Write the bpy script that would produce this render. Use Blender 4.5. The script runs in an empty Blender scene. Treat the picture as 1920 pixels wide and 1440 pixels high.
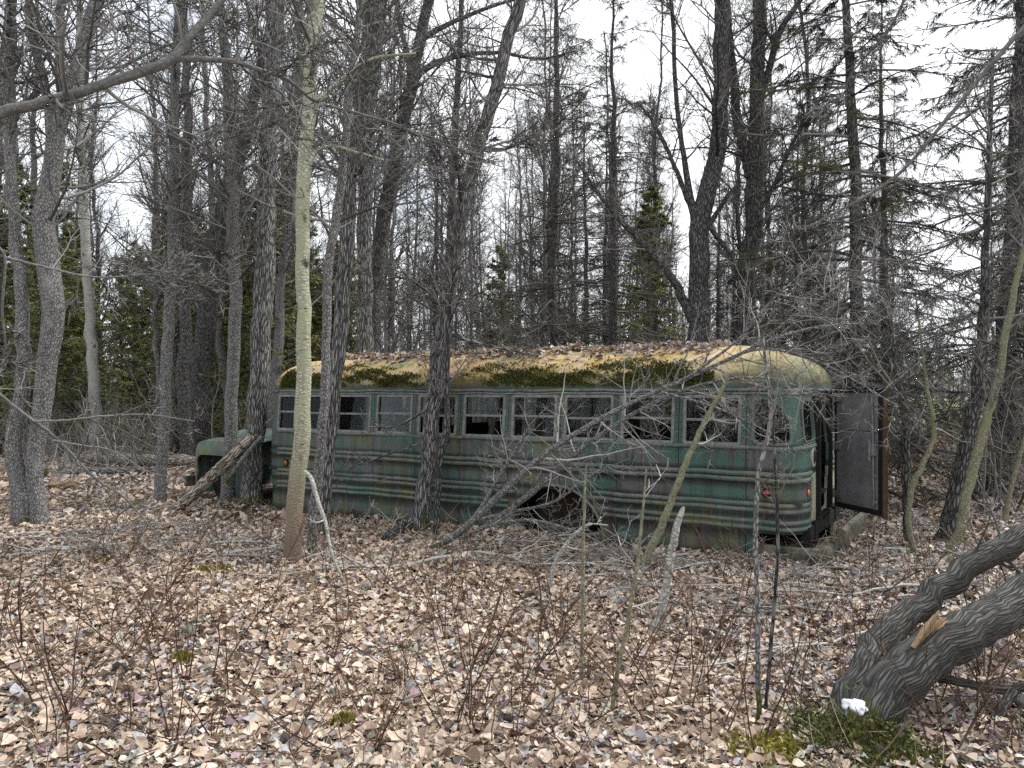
import bpy, math, random
import numpy as np
R = math.radians
C = bpy.context.scene
COL = C.collection
rng = np.random.default_rng(11)
# ------------------------------------------------------------------ camera
F, HZ, CZ = 1450.0, 738.0, 1.70            # focal length (px of a 1920 frame), horizon row, eye height
cam = bpy.data.objects.new('camera', bpy.data.cameras.new('camera'))
COL.objects.link(cam)
cam.location = (0, 0, CZ); cam.rotation_euler = (R(90), 0, 0)
cam.data.sensor_width = 36; cam.data.lens = F / 1920 * 36
cam.data.shift_y = (HZ - 720) / 1920
cam.data.clip_start = .05; cam.data.clip_end = 3000
C.camera = cam
# ------------------------------------------------------------------ sky, sun, exposure
SUN_EL, SUN_AZ = 50, 68                   # azimuth clockwise from +Y (the view direction)
w = bpy.data.worlds.new('World'); C.world = w; w.use_nodes = True
nt = w.node_tree; nt.nodes.clear()
def nn(t, typ, **kw):
    n = t.nodes.new(typ)
    for k, v in kw.items():
        if hasattr(n, k): setattr(n, k, v)
        else: n.inputs[k].default_value = v
    return n
sky = nn(nt, 'ShaderNodeTexSky', sky_type='NISHITA', sun_disc=False, sun_elevation=R(SUN_EL), sun_rotation=R(SUN_AZ))
b1 = nn(nt, 'ShaderNodeBackground', Strength=.15); b2 = nn(nt, 'ShaderNodeBackground', Strength=1.1)
b2.inputs[0].default_value = (.95, .975, 1, 1)
tc = nn(nt, 'ShaderNodeTexCoord')
no = nn(nt, 'ShaderNodeTexNoise', Scale=3.2, Detail=6.0, Roughness=.6)
sp = nn(nt, 'ShaderNodeSeparateXYZ')
m1 = nn(nt, 'ShaderNodeMath', operation='MULTIPLY_ADD'); m1.inputs[1].default_value = .42; 
cr = nn(nt, 'ShaderNodeValToRGB'); cr.color_ramp.elements[0].position = .24; cr.color_ramp.elements[1].position = .42
cr.color_ramp.elements[0].color = (.5, .5, .5, 1)
mx = nn(nt, 'ShaderNodeMixShader'); ow = nn(nt, 'ShaderNodeOutputWorld')
L = nt.links.new
L(tc.outputs['Generated'], no.inputs['Vector']); L(tc.outputs['Generated'], sp.inputs[0])
L(sp.outputs['X'], m1.inputs[0]); L(no.outputs['Fac'], m1.inputs[2]); L(m1.outputs[0], cr.inputs[0])
L(cr.outputs[0], mx.inputs[0]); L(sky.outputs[0], b1.inputs[0]); L(b1.outputs[0], mx.inputs[1]); L(b2.outputs[0], mx.inputs[2])
L(mx.outputs[0], ow.inputs[0])
sd = bpy.data.lights.new('sun', 'SUN'); sd.energy = 2.6; sd.angle = R(8); sd.color = (1, .96, .9)
so = bpy.data.objects.new('sun', sd); COL.objects.link(so)
az, el = R(SUN_AZ), R(SUN_EL)
from mathutils import Vector
so.rotation_euler = Vector((math.sin(az) * math.cos(el), math.cos(az) * math.cos(el), math.sin(el))).to_track_quat('Z', 'Y').to_euler()
C.view_settings.view_transform = 'Standard'; C.view_settings.look = 'None'
C.view_settings.exposure = .62; C.view_settings.gamma = 1
C.render.engine = 'CYCLES'
C.cycles.use_denoising = False
C.cycles.max_bounces = 6; C.cycles.diffuse_bounces = 4; C.cycles.glossy_bounces = 2; C.cycles.transparent_max_bounces = 12
C.cycles.sample_clamp_indirect = 4

# ------------------------------------------------------------------ mesh helpers
class MB:
    """collects vertices, quads and triangles and links them as one mesh object"""
    def __init__(s): s.v = []; s.q = []; s.t = []; s.n = 0; s.bk = []
    def add(s, v, q=None, t=None, bk=None):
        v = np.asarray(v, float).reshape(-1, 3)
        s.v.append(v)
        if q is not None and len(q): s.q.append(np.asarray(q, np.int64).reshape(-1, 4) + s.n)
        if t is not None and len(t): s.t.append(np.asarray(t, np.int64).reshape(-1, 3) + s.n)
        s.bk.append(v if bk is None else np.asarray(bk, float).reshape(-1, 3))
        s.n += len(v)
    def mesh(s, name, mat, smooth=True):
        V = np.concatenate(s.v)
        Q = np.concatenate(s.q) if s.q else np.zeros((0, 4), np.int64)
        T = np.concatenate(s.t) if s.t else np.zeros((0, 3), np.int64)
        me = bpy.data.meshes.new(name)
        me.vertices.add(len(V)); me.vertices.foreach_set('co', V.astype(np.float32).ravel())
        me.loops.add(len(Q) * 4 + len(T) * 3)
        me.loops.foreach_set('vertex_index', np.concatenate([Q.ravel(), T.ravel()]).astype(np.int32))
        me.polygons.add(len(Q) + len(T))
        st = np.concatenate([np.arange(len(Q)) * 4, len(Q) * 4 + np.arange(len(T)) * 3]).astype(np.int32)
        me.polygons.foreach_set('loop_start', st)
        me.polygons.foreach_set('use_smooth', np.full(len(Q) + len(T), smooth))
        me.update(calc_edges=True)
        a = me.attributes.new('bk', 'FLOAT_VECTOR', 'POINT')
        a.data.foreach_set('vector', np.concatenate(s.bk).astype(np.float32).ravel())
        if mat: me.materials.append(mat)
        return me
    def obj(s, name, mat, parent=None, smooth=True):
        o = bpy.data.objects.new(name, s.mesh(name, mat, smooth)); COL.objects.link(o)
        if parent: o.parent = parent
        return o
def tag(o, label=None, cat=None, group=None, kind=None):
    if label: o['label'] = label
    if cat: o['category'] = cat
    if group: o['group'] = group
    if kind: o['kind'] = kind
    return o
def empty(name, loc=(0, 0, 0), rz=0):
    o = bpy.data.objects.new(name, None); COL.objects.link(o); o.location = loc; o.rotation_euler = (0, 0, rz)
    o.empty_display_size = .1
    return o
def copy_tree(o, parent=None):
    c = o.copy(); COL.objects.link(c)
    if parent: c.parent = parent
    for ch in list(o.children): copy_tree(ch, c)
    return c
def norm(a): return a / np.maximum(np.linalg.norm(a, axis=-1, keepdims=True), 1e-9)
def tubes(P, rad, S, furrow=0, seed=0, caps=True):
    """P (N,K,3), rad (N,K): tubes of S sides -> verts, quads, bark coordinates"""
    N, K, _ = P.shape
    T = norm(np.gradient(P, axis=1))
    m = np.abs(norm(T.mean(1)))
    ref = np.zeros((N, 3)); big = m[:, 2] > .75; ref[~big, 2] = 1; ref[big, 0] = 1
    A = norm(np.cross(T, ref[:, None, :])); B = np.cross(T, A)
    th = np.arange(S) * 2 * np.pi / S
    s = np.concatenate([np.zeros((N, 1)), np.cumsum(np.linalg.norm(np.diff(P, axis=1), axis=2), 1)], 1)
    rr = np.repeat(rad[:, :, None], S, 2)
    if furrow:
        ph = np.random.default_rng(seed).uniform(0, 6, 8)
        t3, s3 = th[None, None, :], s[:, :, None]
        rr = rr * (1 + furrow * (np.sin(2 * t3 + 1.3 * s3 + ph[0]) + .8 * np.sin(3 * t3 - 2.1 * s3 + ph[1]) + .6 * np.sin(5 * t3 + 4 * s3 + ph[2]) + .6 * np.sin(6.7 * s3 + ph[3])))
    V = P[:, :, None, :] + rr[..., None] * (np.cos(th)[None, None, :, None] * A[:, :, None, :] + np.sin(th)[None, None, :, None] * B[:, :, None, :])
    i = np.arange(N)[:, None, None] * K * S + np.arange(K - 1)[None, :, None] * S
    j = np.arange(S)[None, None, :]; j2 = (j + 1) % S
    Q = np.stack([i + j, i + j2, i + S + j2, i + S + j], -1).reshape(-1, 4)
    r0 = np.maximum(rad, .004)[:, :, None]
    bk = np.stack([r0 * np.cos(th), r0 * np.sin(th), np.repeat(s[:, :, None], S, 2) + np.arange(N)[:, None, None] * 3.1], -1)
    return V.reshape(-1, 3), Q, bk.reshape(-1, 3)
def grow(g, st, di, Ln, r0, K, wob, trop=(0, 0, 0), taper=.25):
    N = len(st); P = np.zeros((N, K, 3)); P[:, 0] = st; d = norm(di); trop = np.asarray(trop, float)
    for k in range(1, K):
        d = norm(d + wob * g.normal(size=(N, 3)) + trop)
        P[:, k] = P[:, k - 1] + d * (Ln / (K - 1))[:, None]
    rad = r0[:, None] * (1 - (1 - taper) * np.linspace(0, 1, K)[None, :])
    return P, rad
def kids(g, P, rad, n, t0, t1, ang, spread=.2):
    N, K, _ = P.shape
    idx = np.repeat(np.arange(N), n); t = g.uniform(t0, t1, N * n) * (K - 1)
    i = np.clip(t.astype(int), 0, K - 2); f = (t - i)[:, None]
    st = P[idx, i] * (1 - f) + P[idx, i + 1] * f
    T = norm(P[idx, i + 1] - P[idx, i])
    pr = norm(np.cross(T, g.normal(size=T.shape)))
    a = ang + spread * g.normal(size=len(idx))
    di = np.cos(a)[:, None] * T + np.sin(a)[:, None] * pr
    r = rad[idx, i] * (1 - f[:, 0]) + rad[idx, i + 1] * f[:, 0]
    return st, di, r, t / (K - 1), idx
def spline(pts, K):
    """Catmull-Rom through pts (M,D), K samples evenly spread along it"""
    p = np.asarray(pts, float); M = len(p)
    q = np.vstack([2 * p[0] - p[1], p, 2 * p[-1] - p[-2]])
    out = []
    for i in range(M - 1):
        a, b, c, d = q[i:i + 4]
        t = np.linspace(0, 1, 20, endpoint=(i == M - 2))[:, None]
        out.append(.5 * (2 * b + (c - a) * t + (2 * a - 5 * b + 4 * c - d) * t * t + (3 * b - a - 3 * c + d) * t ** 3))
    o = np.vstack(out)
    s = np.concatenate([[0], np.cumsum(np.linalg.norm(np.diff(o[:, :3], axis=0), axis=1))])
    u = np.linspace(0, s[-1], K)
    return np.stack([np.interp(u, s, o[:, k]) for k in range(o.shape[1])], 1)
def gh(x, y):
    x = np.asarray(x, float); y = np.asarray(y, float)
    h = .035 * np.sin(.9 * x + 1.3) * np.sin(.7 * y + .4) + .02 * np.sin(2.1 * x - 1.2 * y) + .012 * np.sin(4.3 * x + 3.7 * y)
    h = h - .03 + .5 * np.clip((y - 18) / 60, 0, 1) * np.sin(.11 * x + .09 * y) + .012 * np.clip(y - 60, 0, 400)*0
    return h * np.clip((y - 1) / 3, .2, 1)
def at(px, py, d): return np.array([(px - 960) / F * d, d, CZ + (HZ - py) / F * d])
def gpt(px, py):
    d = 8.
    for _ in range(30): d = (CZ - gh((px - 960) / F * d, d)) * F / max(py - HZ, 8)
    return np.array([(px - 960) / F * d, d, gh((px - 960) / F * d, d)])

# ------------------------------------------------------------------ materials
def mat(name, rough=.9):
    m = bpy.data.materials.new(name); m.use_nodes = True
    t = m.node_tree; b = t.nodes['Principled BSDF']; b.inputs['Roughness'].default_value = rough
    b.inputs['Specular IOR Level'].default_value = .3
    return m, t, b
def ramp(t, cols, pos=None, interp='LINEAR'):
    n = t.nodes.new('ShaderNodeValToRGB'); r = n.color_ramp; r.interpolation = interp
    k = len(cols)
    while len(r.elements) < k: r.elements.new(.5)
    for i, c in enumerate(cols):
        r.elements[i].position = (i / max(k - 1, 1)) if pos is None else pos[i]
    for i, c in enumerate(cols): r.elements[i].color = (*c, 1)
    return n
def mapped(t, src, scale):
    mp = t.nodes.new('ShaderNodeMapping'); mp.inputs['Scale'].default_value = scale
    t.links.new(src, mp.inputs[0]); return mp.outputs[0]
def noise(t, vec, scale, detail=4., rough=.6):
    n = nn(t, 'ShaderNodeTexNoise', Scale=scale, Detail=detail, Roughness=rough)
    if vec is not None: t.links.new(vec, n.inputs['Vector'])
    return n.outputs['Fac']
def mixc(t, fac, a, b, blend='MIX'):
    n = t.nodes.new('ShaderNodeMix'); n.data_type = 'RGBA'; n.blend_type = blend
    for s, v in ((0, fac), (6, a), (7, b)):
        if isinstance(v, (int, float)): n.inputs[s].default_value = v
        elif isinstance(v, tuple): n.inputs[s].default_value = (*v, 1)
        else: t.links.new(v, n.inputs[s])
    return n.outputs[2]
def math_(t, op, a, b=None, c=None, clamp=False):
    n = t.nodes.new('ShaderNodeMath'); n.operation = op; n.use_clamp = clamp
    for i, v in enumerate((a, b, c)):
        if v is None: continue
        if isinstance(v, (int, float)): n.inputs[i].default_value = v
        else: t.links.new(v, n.inputs[i])
    return n.outputs[0]
def step(t, v, lo, hi):
    n = t.nodes.new('ShaderNodeMapRange'); n.inputs[1].default_value = lo; n.inputs[2].default_value = hi
    t.links.new(v, n.inputs[0]); return n.outputs[0]
def bump(t, b, h, strength=.5, dist=.02):
    n = t.nodes.new('ShaderNodeBump'); n.inputs['Strength'].default_value = strength; n.inputs['Distance'].default_value = dist
    t.links.new(h, n.inputs['Height']); t.links.new(n.outputs[0], b.inputs['Normal'])
def attr(t, name='bk'):
    n = t.nodes.new('ShaderNodeAttribute'); n.attribute_name = name; return n.outputs['Vector']
def objc(t): return t.nodes.new('ShaderNodeTexCoord').outputs['Object']
def bark(name, dark, light, tint, vs=7., sc=16., bs=1., blotch=.45, moss=0., lent=0., crack=.65, foot=0., wob=.35):
    m, t, b = mat(name, .92); v = attr(t)
    f = mapped(t, v, (sc, sc, sc / vs))
    n1 = noise(t, f, 1., 5., .65)
    vo = nn(t, 'ShaderNodeTexVoronoi', Scale=1.3, feature='DISTANCE_TO_EDGE'); 
    dv = t.nodes.new('ShaderNodeVectorMath'); dv.operation = 'MULTIPLY_ADD'
    nv = nn(t, 'ShaderNodeTexNoise', Scale=1.2, Detail=3.); t.links.new(f, nv.inputs['Vector'])
    t.links.new(nv.outputs['Color'], dv.inputs[0]); dv.inputs[1].default_value = (wob, wob, wob * .6); t.links.new(f, dv.inputs[2])
    t.links.new(dv.outputs[0], vo.inputs['Vector'])
    plate = step(t, vo.outputs['Distance'], .0, .22)
    h = math_(t, 'ADD', math_(t, 'MULTIPLY', plate, crack), math_(t, 'MULTIPLY', n1, .5))
    c = ramp(t, [dark, light], [.3 * crack / .65 + .12 * (1 - crack / .65), .3 + crack]); t.links.new(h, c.inputs[0]); col = c.outputs[0]
    n2 = noise(t, mapped(t, v, (5, 5, 2.2)), 1., 4., .6)
    col = mixc(t, step(t, n2, blotch, blotch + .12), col, tint)
    if moss:
        n3 = noise(t, mapped(t, v, (9, 9, 3)), 1., 5., .7)
        sx = t.nodes.new('ShaderNodeSeparateXYZ'); t.links.new(v, sx.inputs[0])
        low = step(t, sx.outputs['Z'], moss, 0.)
        col = mixc(t, step(t, math_(t, 'ADD', n3, math_(t, 'MULTIPLY', low, .35)), .62, .72), col, (.075, .085, .02))
    if lent:
        n4 = noise(t, mapped(t, v, (9, 9, 55)), 1., 3., .6)
        col = mixc(t, step(t, n4, .64, .70), col, (.03, .028, .025))
        n5 = noise(t, mapped(t, v, (7, 7, 5)), 1., 3., .5)
        col = mixc(t, step(t, n5, .62, .72), col, (.05, .045, .04))
    if foot:
        sx = t.nodes.new('ShaderNodeSeparateXYZ'); t.links.new(v, sx.inputs[0])
        col = mixc(t, step(t, math_(t, 'ADD', sx.outputs['Z'], math_(t, 'MULTIPLY', n2, 1.2)), .45 + .45 + foot + .45, .45 + foot - .35), col, (.20, .145, .11))
    t.links.new(col, b.inputs['Base Color']); bump(t, b, h, bs, .03)
    return m
M = {}
M['furrow'] = bark('bark_furrowed', (.028, .028, .028), (.34, .337, .33), (.13, .128, .124), vs=8, sc=34, bs=1., moss=.5, blotch=.57)
M['old'] = bark('bark_old', (.02, .02, .019), (.15, .147, .14), (.055, .055, .05), vs=9, sc=44, bs=1., moss=.45, blotch=.5, wob=.22, crack=.34)
M['grey'] = bark('bark_grey', (.055, .055, .055), (.30, .298, .293), (.28, .275, .265), vs=2.2, sc=34, bs=.7, blotch=.58, moss=.4, crack=.4)
M['smooth'] = bark('bark_smooth', (.07, .07, .069), (.20, .198, .193), (.25, .246, .238), vs=1.5, sc=30, bs=.45, blotch=.56, crack=.12)
M['dark'] = bark('bark_dark', (.025, .025, .025), (.17, .167, .162), (.09, .088, .085), vs=4, sc=26, bs=1., blotch=.55)
M['fardark'] = bark('bark_far', (.05, .05, .05), (.22, .217, .21), (.30, .295, .285), vs=3, sc=16, bs=.6, blotch=.56)
M['pale'] = bark('bark_pale', (.22, .225, .17), (.50, .50, .40), (.33, .345, .23), vs=.6, sc=14, bs=.3, lent=1, foot=.85)
M['palegrey'] = bark('bark_birch', (.20, .20, .185), (.46, .455, .42), (.34, .34, .31), vs=.6, sc=14, bs=.3, lent=1)
M['logpale'] = bark('bark_peeling', (.05, .042, .035), (.52, .46, .38), (.30, .20, .13), vs=5, sc=22, bs=.8, blotch=.56)
M['moist'] = bark('bark_green', (.09, .09, .06), (.27, .265, .18), (.19, .195, .10), vs=1.2, sc=26, bs=.4, blotch=.5, crack=.2)
def twigmat(name, a, b_, c=None):
    m, t, b = mat(name, .85); g = t.nodes.new('ShaderNodeNewGeometry')
    r = ramp(t, [a, b_] if c is None else [a, b_, c]); t.links.new(g.outputs['Random Per Island'], r.inputs[0])
    t.links.new(r.outputs[0], b.inputs['Base Color']); return m
M['twig'] = twigmat('twig_grey', (.035, .034, .034), (.10, .098, .095), (.30, .295, .28))
M['twigdark'] = twigmat('twig_dark', (.03, .03, .03), (.09, .088, .085), (.20, .195, .188))
M['twigpale'] = twigmat('twig_pale', (.20, .195, .18), (.42, .41, .38), (.55, .54, .51))
M['weed'] = twigmat('weed_stalk', (.03, .014, .009), (.06, .032, .021), (.14, .085, .055))
M['fartwig'] = twigmat('far_twig', (.10, .10, .098), (.20, .197, .19), (.30, .295, .285))
M['twigmid'] = twigmat('twig_mid', (.07, .069, .067), (.20, .197, .19), (.42, .41, .39))
M['straw'] = twigmat('straw', (.25, .18, .11), (.55, .44, .32), (.40, .43, .26))
def foliage(name, a, b_, dark):
    m, t, b = mat(name, .7); g = t.nodes.new('ShaderNodeNewGeometry'); o = t.nodes.new('ShaderNodeTexCoord')
    n = noise(t, o.outputs['Object'], 1.3, 3.)
    r = ramp(t, [a, b_]); t.links.new(g.outputs['Random Per Island'], r.inputs[0])
    c = mixc(t, step(t, n, .46, .62), dark, r.outputs[0]); t.links.new(c, b.inputs['Base Color'])
    tl = t.nodes.new('ShaderNodeBsdfTranslucent'); t.links.new(c, tl.inputs[0]); ms = nn(t, 'ShaderNodeMixShader'); ms.inputs[0].default_value = .6
    t.links.new(b.outputs[0], ms.inputs[1]); t.links.new(tl.outputs[0], ms.inputs[2]); t.links.new(ms.outputs[0], t.nodes['Material Output'].inputs[0]); return m
M['cedar'] = foliage('cedar_spray', (.22, .25, .085), (.42, .44, .17), (.20, .215, .10))
M['spruce'] = foliage('spruce_needles', (.16, .175, .065), (.24, .245, .10), (.085, .088, .078))
# moss
m, t, b = mat('moss', .95); g = t.nodes.new('ShaderNodeNewGeometry')
r = ramp(t, [(.035, .045, .012), (.075, .085, .02), (.13, .135, .03)]); t.links.new(g.outputs['Random Per Island'], r.inputs[0]); t.links.new(r.outputs[0], b.inputs['Base Color']); M['moss'] = m
m, t, b = mat('moss_yellow', .95); g = t.nodes.new('ShaderNodeNewGeometry')
r = ramp(t, [(.11, .10, .015), (.22, .20, .03), (.30, .28, .05)]); t.links.new(g.outputs['Random Per Island'], r.inputs[0]); t.links.new(r.outputs[0], b.inputs['Base Color']); M['mossy'] = m
# dead leaves: one colour per leaf, with patches of greyer and mauver ones
m, t, b = mat('dead_leaf', .6); g = t.nodes.new('ShaderNodeNewGeometry'); oc = objc(t)
warm = ramp(t, [(.19, .125, .085), (.43, .32, .24), (.61, .49, .385), (.70, .595, .49), (.33, .235, .17)])
cool = ramp(t, [(.05, .052, .056), (.40, .41, .44), (.46, .49, .38), (.32, .235, .285), (.20, .12, .14), (.64, .645, .66)], [0, .22, .45, .62, .8, 1])
t.links.new(g.outputs['Random Per Island'], warm.inputs[0])
wn = t.nodes.new('ShaderNodeTexWhiteNoise'); wn.noise_dimensions = '1D'; t.links.new(g.outputs['Random Per Island'], wn.inputs['W'])
wn2 = t.nodes.new('ShaderNodeTexWhiteNoise'); wn2.noise_dimensions = '1D'
t.links.new(math_(t, 'ADD', g.outputs['Random Per Island'], 3.7), wn2.inputs['W'])
t.links.new(wn2.outputs['Value'], cool.inputs[0])
pn = noise(t, oc, .75, 4., .6)
sxyz = t.nodes.new('ShaderNodeSeparateXYZ'); t.links.new(oc, sxyz.inputs[0])
thr = math_(t, 'MULTIPLY_ADD', step(t, pn, .42, .70), .50, .07)
thr = math_(t, 'ADD', thr, math_(t, 'MULTIPLY', step(t, sxyz.outputs['X'], .8, 4.), .34))
col = mixc(t, math_(t, 'LESS_THAN', wn.outputs['Value'], thr), warm.outputs[0], cool.outputs[0])
vn = noise(t, oc, 60., 3.)
col = mixc(t, math_(t, 'MULTIPLY', step(t, vn, .35, .75), .35), col, (.20, .13, .09))
t.links.new(col, b.inputs['Base Color']); b.inputs['Specular IOR Level'].default_value = .5; M['leaf'] = m
# soil with litter, far grass and field
m, t, b = mat('forest_floor', .95); oc = objc(t)
n1 = noise(t, oc, 9., 8., .75); n2 = noise(t, oc, .55, 4.); n3 = noise(t, oc, 30., 3.)
r = ramp(t, [(.05, .033, .024), (.17, .11, .075), (.33, .245, .175), (.36, .35, .32)], [.28, .45, .58, .75]); t.links.new(n1, r.inputs[0])
col = mixc(t, step(t, n2, .48, .66), r.outputs[0], (.09, .085, .075))
col = mixc(t, math_(t, 'MULTIPLY', step(t, n3, .5, .7), .5), col, (.05, .03, .025))
sx = t.nodes.new('ShaderNodeSeparateXYZ'); t.links.new(oc, sx.inputs[0])
fld = math_(t, 'MULTIPLY', step(t, math_(t, 'ADD', sx.outputs['Y'], math_(t, 'MULTIPLY', n2, 10)), 44., 52.), step(t, sx.outputs['X'], 15., 19.))
col = mixc(t, fld, col, (.34, .38, .17))
t.links.new(col, b.inputs['Base Color']); bump(t, b, n1, .8, .06); M['ground'] = m
m, t, b = mat('far_hill', 1.); oc = objc(t)
r = ramp(t, [(.16, .165, .16), (.30, .30, .28)]); t.links.new(noise(t, mapped(t, oc, (.3, .3, .1)), 1., 6., .7), r.inputs[0]); t.links.new(r.outputs[0], b.inputs['Base Color']); M['hill'] = m

# ------------------------------------------------------------------ ground
def grid_mesh(xs, ys, f):
    X, Y = np.meshgrid(xs, ys); V = np.stack([X, Y, f(X, Y)], -1).reshape(-1, 3)
    nx, ny = len(xs), len(ys); i = (np.arange(ny - 1)[:, None] * nx + np.arange(nx - 1)[None]).ravel()
    return V, np.stack([i, i + 1, i + nx + 1, i + nx], 1)
xs = np.concatenate([-np.geomspace(14, 900, 22)[::-1], np.linspace(-13.9, 13.9, 160), np.geomspace(14, 900, 22)])
ys = np.concatenate([np.linspace(-12, 24, 200), np.geomspace(24.3, 1500, 60)])
gm = MB(); V, Q = grid_mesh(xs, ys, gh)
gm.add(V, Q); tag(gm.obj('ground', M['ground']), kind='structure')
hm = MB()
V, Q = grid_mesh(np.linspace(-500, 700, 60), np.linspace(260, 420, 16),
    lambda X, Y: (16 + 5 * np.sin(X * .021) + 3 * np.sin(X * .053 + 1)) * np.sin(np.clip((Y - 260) / 160, 0, 1) * np.pi) ** .7 - 1.5 + 1.2 * np.sin(X * .9) * np.sin(Y * .7))
hm.add(V, Q); tag(hm.obj('hills', M['hill']), kind='structure')

# ------------------------------------------------------------------ the bus
P0 = np.array([2.894, 7.70]); YAW = R(31)
U = np.array([-math.cos(YAW), math.sin(YAW)]); VV = np.array([math.sin(YAW), math.cos(YAW)])
LF, WD, RC = 7.75, 2.35, .28
ZB, ZS, ZG = -.06, 1.135, 1.735
def bus_inside(x, y, pad=.0):
    dx, dy = x - P0[0], y - P0[1]; a = dx * U[0] + dy * U[1]; c = dx * VV[0] + dy * VV[1]
    return (a > -.1 - pad) & (a < 9.6 + pad) & (c > .02 - pad) & (c < WD + pad)
def painted(name, streak=1., base=((.062, .130, .104), (.12, .12, .116), (.135, .14, .078), (.10, .135, .12)), seams=True):
    m, t, b = mat(name, .62); oc = objc(t); b.inputs['Specular IOR Level'].default_value = .35
    n1 = noise(t, mapped(t, oc, (1.2, 1.2, 1.1)), 1., 3., .5); n2 = noise(t, mapped(t, oc, (9, 9, .9)), 1., 4., .6); n3 = noise(t, mapped(t, oc, (30, 30, 2.2)), 1., 5., .7)
    n4 = noise(t, oc, 26., 5., .7)
    sx = t.nodes.new('ShaderNodeSeparateXYZ'); t.links.new(oc, sx.inputs[0])
    r = ramp(t, [base[0], base[0], base[1], base[1], base[0], base[2], base[2], base[1]], [.38, .43, .445, .48, .495, .535, .56, .585])
    pid = math_(t, 'ADD', math_(t, 'FLOOR', math_(t, 'DIVIDE', math_(t, 'SUBTRACT', sx.outputs['X'], .56), .72)), math_(t, 'MULTIPLY', math_(t, 'ADD', math_(t, 'GREATER_THAN', sx.outputs['Z'], .85), math_(t, 'GREATER_THAN', sx.outputs['Z'], .53)), 17.3))
    wnp = t.nodes.new('ShaderNodeTexWhiteNoise'); wnp.noise_dimensions = '1D'; t.links.new(pid, wnp.inputs['W'])
    t.links.new(math_(t, 'ADD', math_(t, 'ADD', math_(t, 'MULTIPLY', n1, .62), math_(t, 'MULTIPLY', n2, .2)), math_(t, 'MULTIPLY_ADD', wnp.outputs['Value'], .2, -.01)), r.inputs[0])
    col = r.outputs[0]
    ng = noise(t, mapped(t, oc, (.8, .8, 1.6)), 1., 3., .5)
    col = mixc(t, math_(t, 'MULTIPLY', math_(t, 'MULTIPLY', step(t, n2, .44, .66), step(t, ng, .38, .62)), .85 * streak), col, (.035, .035, .032))
    col = mixc(t, math_(t, 'MULTIPLY', math_(t, 'MULTIPLY', step(t, n3, .50, .66), step(t, ng, .62, .40)), .7 * streak), col, (.022, .02, .018))
    col = mixc(t, math_(t, 'MULTIPLY', step(t, n4, .60, .70), .6), col, (.15, .155, .13))
    nr = noise(t, mapped(t, oc, (2.6, 2.6, 3.2)), 1., 6., .75)
    col = mixc(t, math_(t, 'MULTIPLY', step(t, nr, .63, .68), .8), col, (.13, .055, .022))
    if seams:
        fx = math_(t, 'ABSOLUTE', math_(t, 'SUBTRACT', math_(t, 'FRACT', math_(t, 'DIVIDE', math_(t, 'SUBTRACT', sx.outputs['X'], .2), .72)), .5))
        col = mixc(t, math_(t, 'LESS_THAN', fx, .008), col, (.012, .012, .012))
        # rivets beside every seam
        fz = math_(t, 'ABSOLUTE', math_(t, 'SUBTRACT', math_(t, 'FRACT', math_(t, 'DIVIDE', sx.outputs['Z'], .075)), .5))
        rv = math_(t, 'MULTIPLY', math_(t, 'LESS_THAN', fz, .09), math_(t, 'COMPARE', fx, .032, .009))
        col = mixc(t, rv, col, (.02, .02, .02))
        # dark bands along the rails and the foot of the skirt, broken up by noise
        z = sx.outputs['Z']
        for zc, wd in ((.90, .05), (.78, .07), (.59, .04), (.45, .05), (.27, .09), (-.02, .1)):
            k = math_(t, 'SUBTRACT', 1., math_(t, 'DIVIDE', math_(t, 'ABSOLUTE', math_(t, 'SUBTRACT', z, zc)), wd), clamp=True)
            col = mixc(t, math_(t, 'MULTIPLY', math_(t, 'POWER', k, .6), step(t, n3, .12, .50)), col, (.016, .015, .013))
    if seams:
        # the old cream coat shows at the rear corner beside the door
        cm_ = math_(t, 'MULTIPLY', math_(t, 'LESS_THAN', sx.outputs['X'], .035), math_(t, 'MULTIPLY', math_(t, 'LESS_THAN', sx.outputs['Y'], -.42), math_(t, 'LESS_THAN', sx.outputs['Z'], .86)))
        col = mixc(t, math_(t, 'MULTIPLY', cm_, step(t, n3, .62, .50)), col, (.42, .41, .31))
    t.links.new(col, b.inputs['Base Color']); bump(t, b, math_(t, 'ADD', n1, math_(t, 'MULTIPLY', n4, .25)), .3, .03)
    return m
M['paint'] = painted('bus_paint')
M['rail'] = painted('rail_paint', .7, ((.10, .15, .125), (.17, .17, .165), (.17, .175, .10), (.15, .15, .147)), seams=False)
M['fender'] = painted('fender_paint', .5, ((.07, .21, .165), (.13, .13, .127), (.17, .18, .09), (.07, .21, .165)), seams=False)
m, t, b = mat('roof_paint', .7); oc = objc(t)
n1 = noise(t, mapped(t, oc, (1.1, 1.8, 1.6)), 1., 5., .62); n2 = noise(t, oc, 7., 6., .7); n3 = noise(t, mapped(t, oc, (3, 3, 9)), 1., 5., .7)
nb = noise(t, mapped(t, oc, (2.6, 3.4, 5.)), 1., 6., .7)
r = ramp(t, [(.20, .21, .14), (.36, .35, .21), (.58, .38, .12), (.66, .50, .27), (.62, .44, .34), (.64, .48, .15), (.32, .32, .22)], [.27, .38, .44, .50, .55, .60, .72]); t.links.new(n1, r.inputs[0])
sx = t.nodes.new('ShaderNodeSeparateXYZ'); t.links.new(oc, sx.inputs[0])
sage = ramp(t, [(.13, .14, .075), (.25, .26, .15), (.42, .36, .14)], [.3, .55, .66]); t.links.new(n1, sage.inputs[0])
col = mixc(t, step(t, sx.outputs['X'], 1.1, .2), r.outputs[0], sage.outputs[0])
col = mixc(t, math_(t, 'MULTIPLY', step(t, n2, .5, .72), .55), col, (.20, .185, .12))
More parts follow.
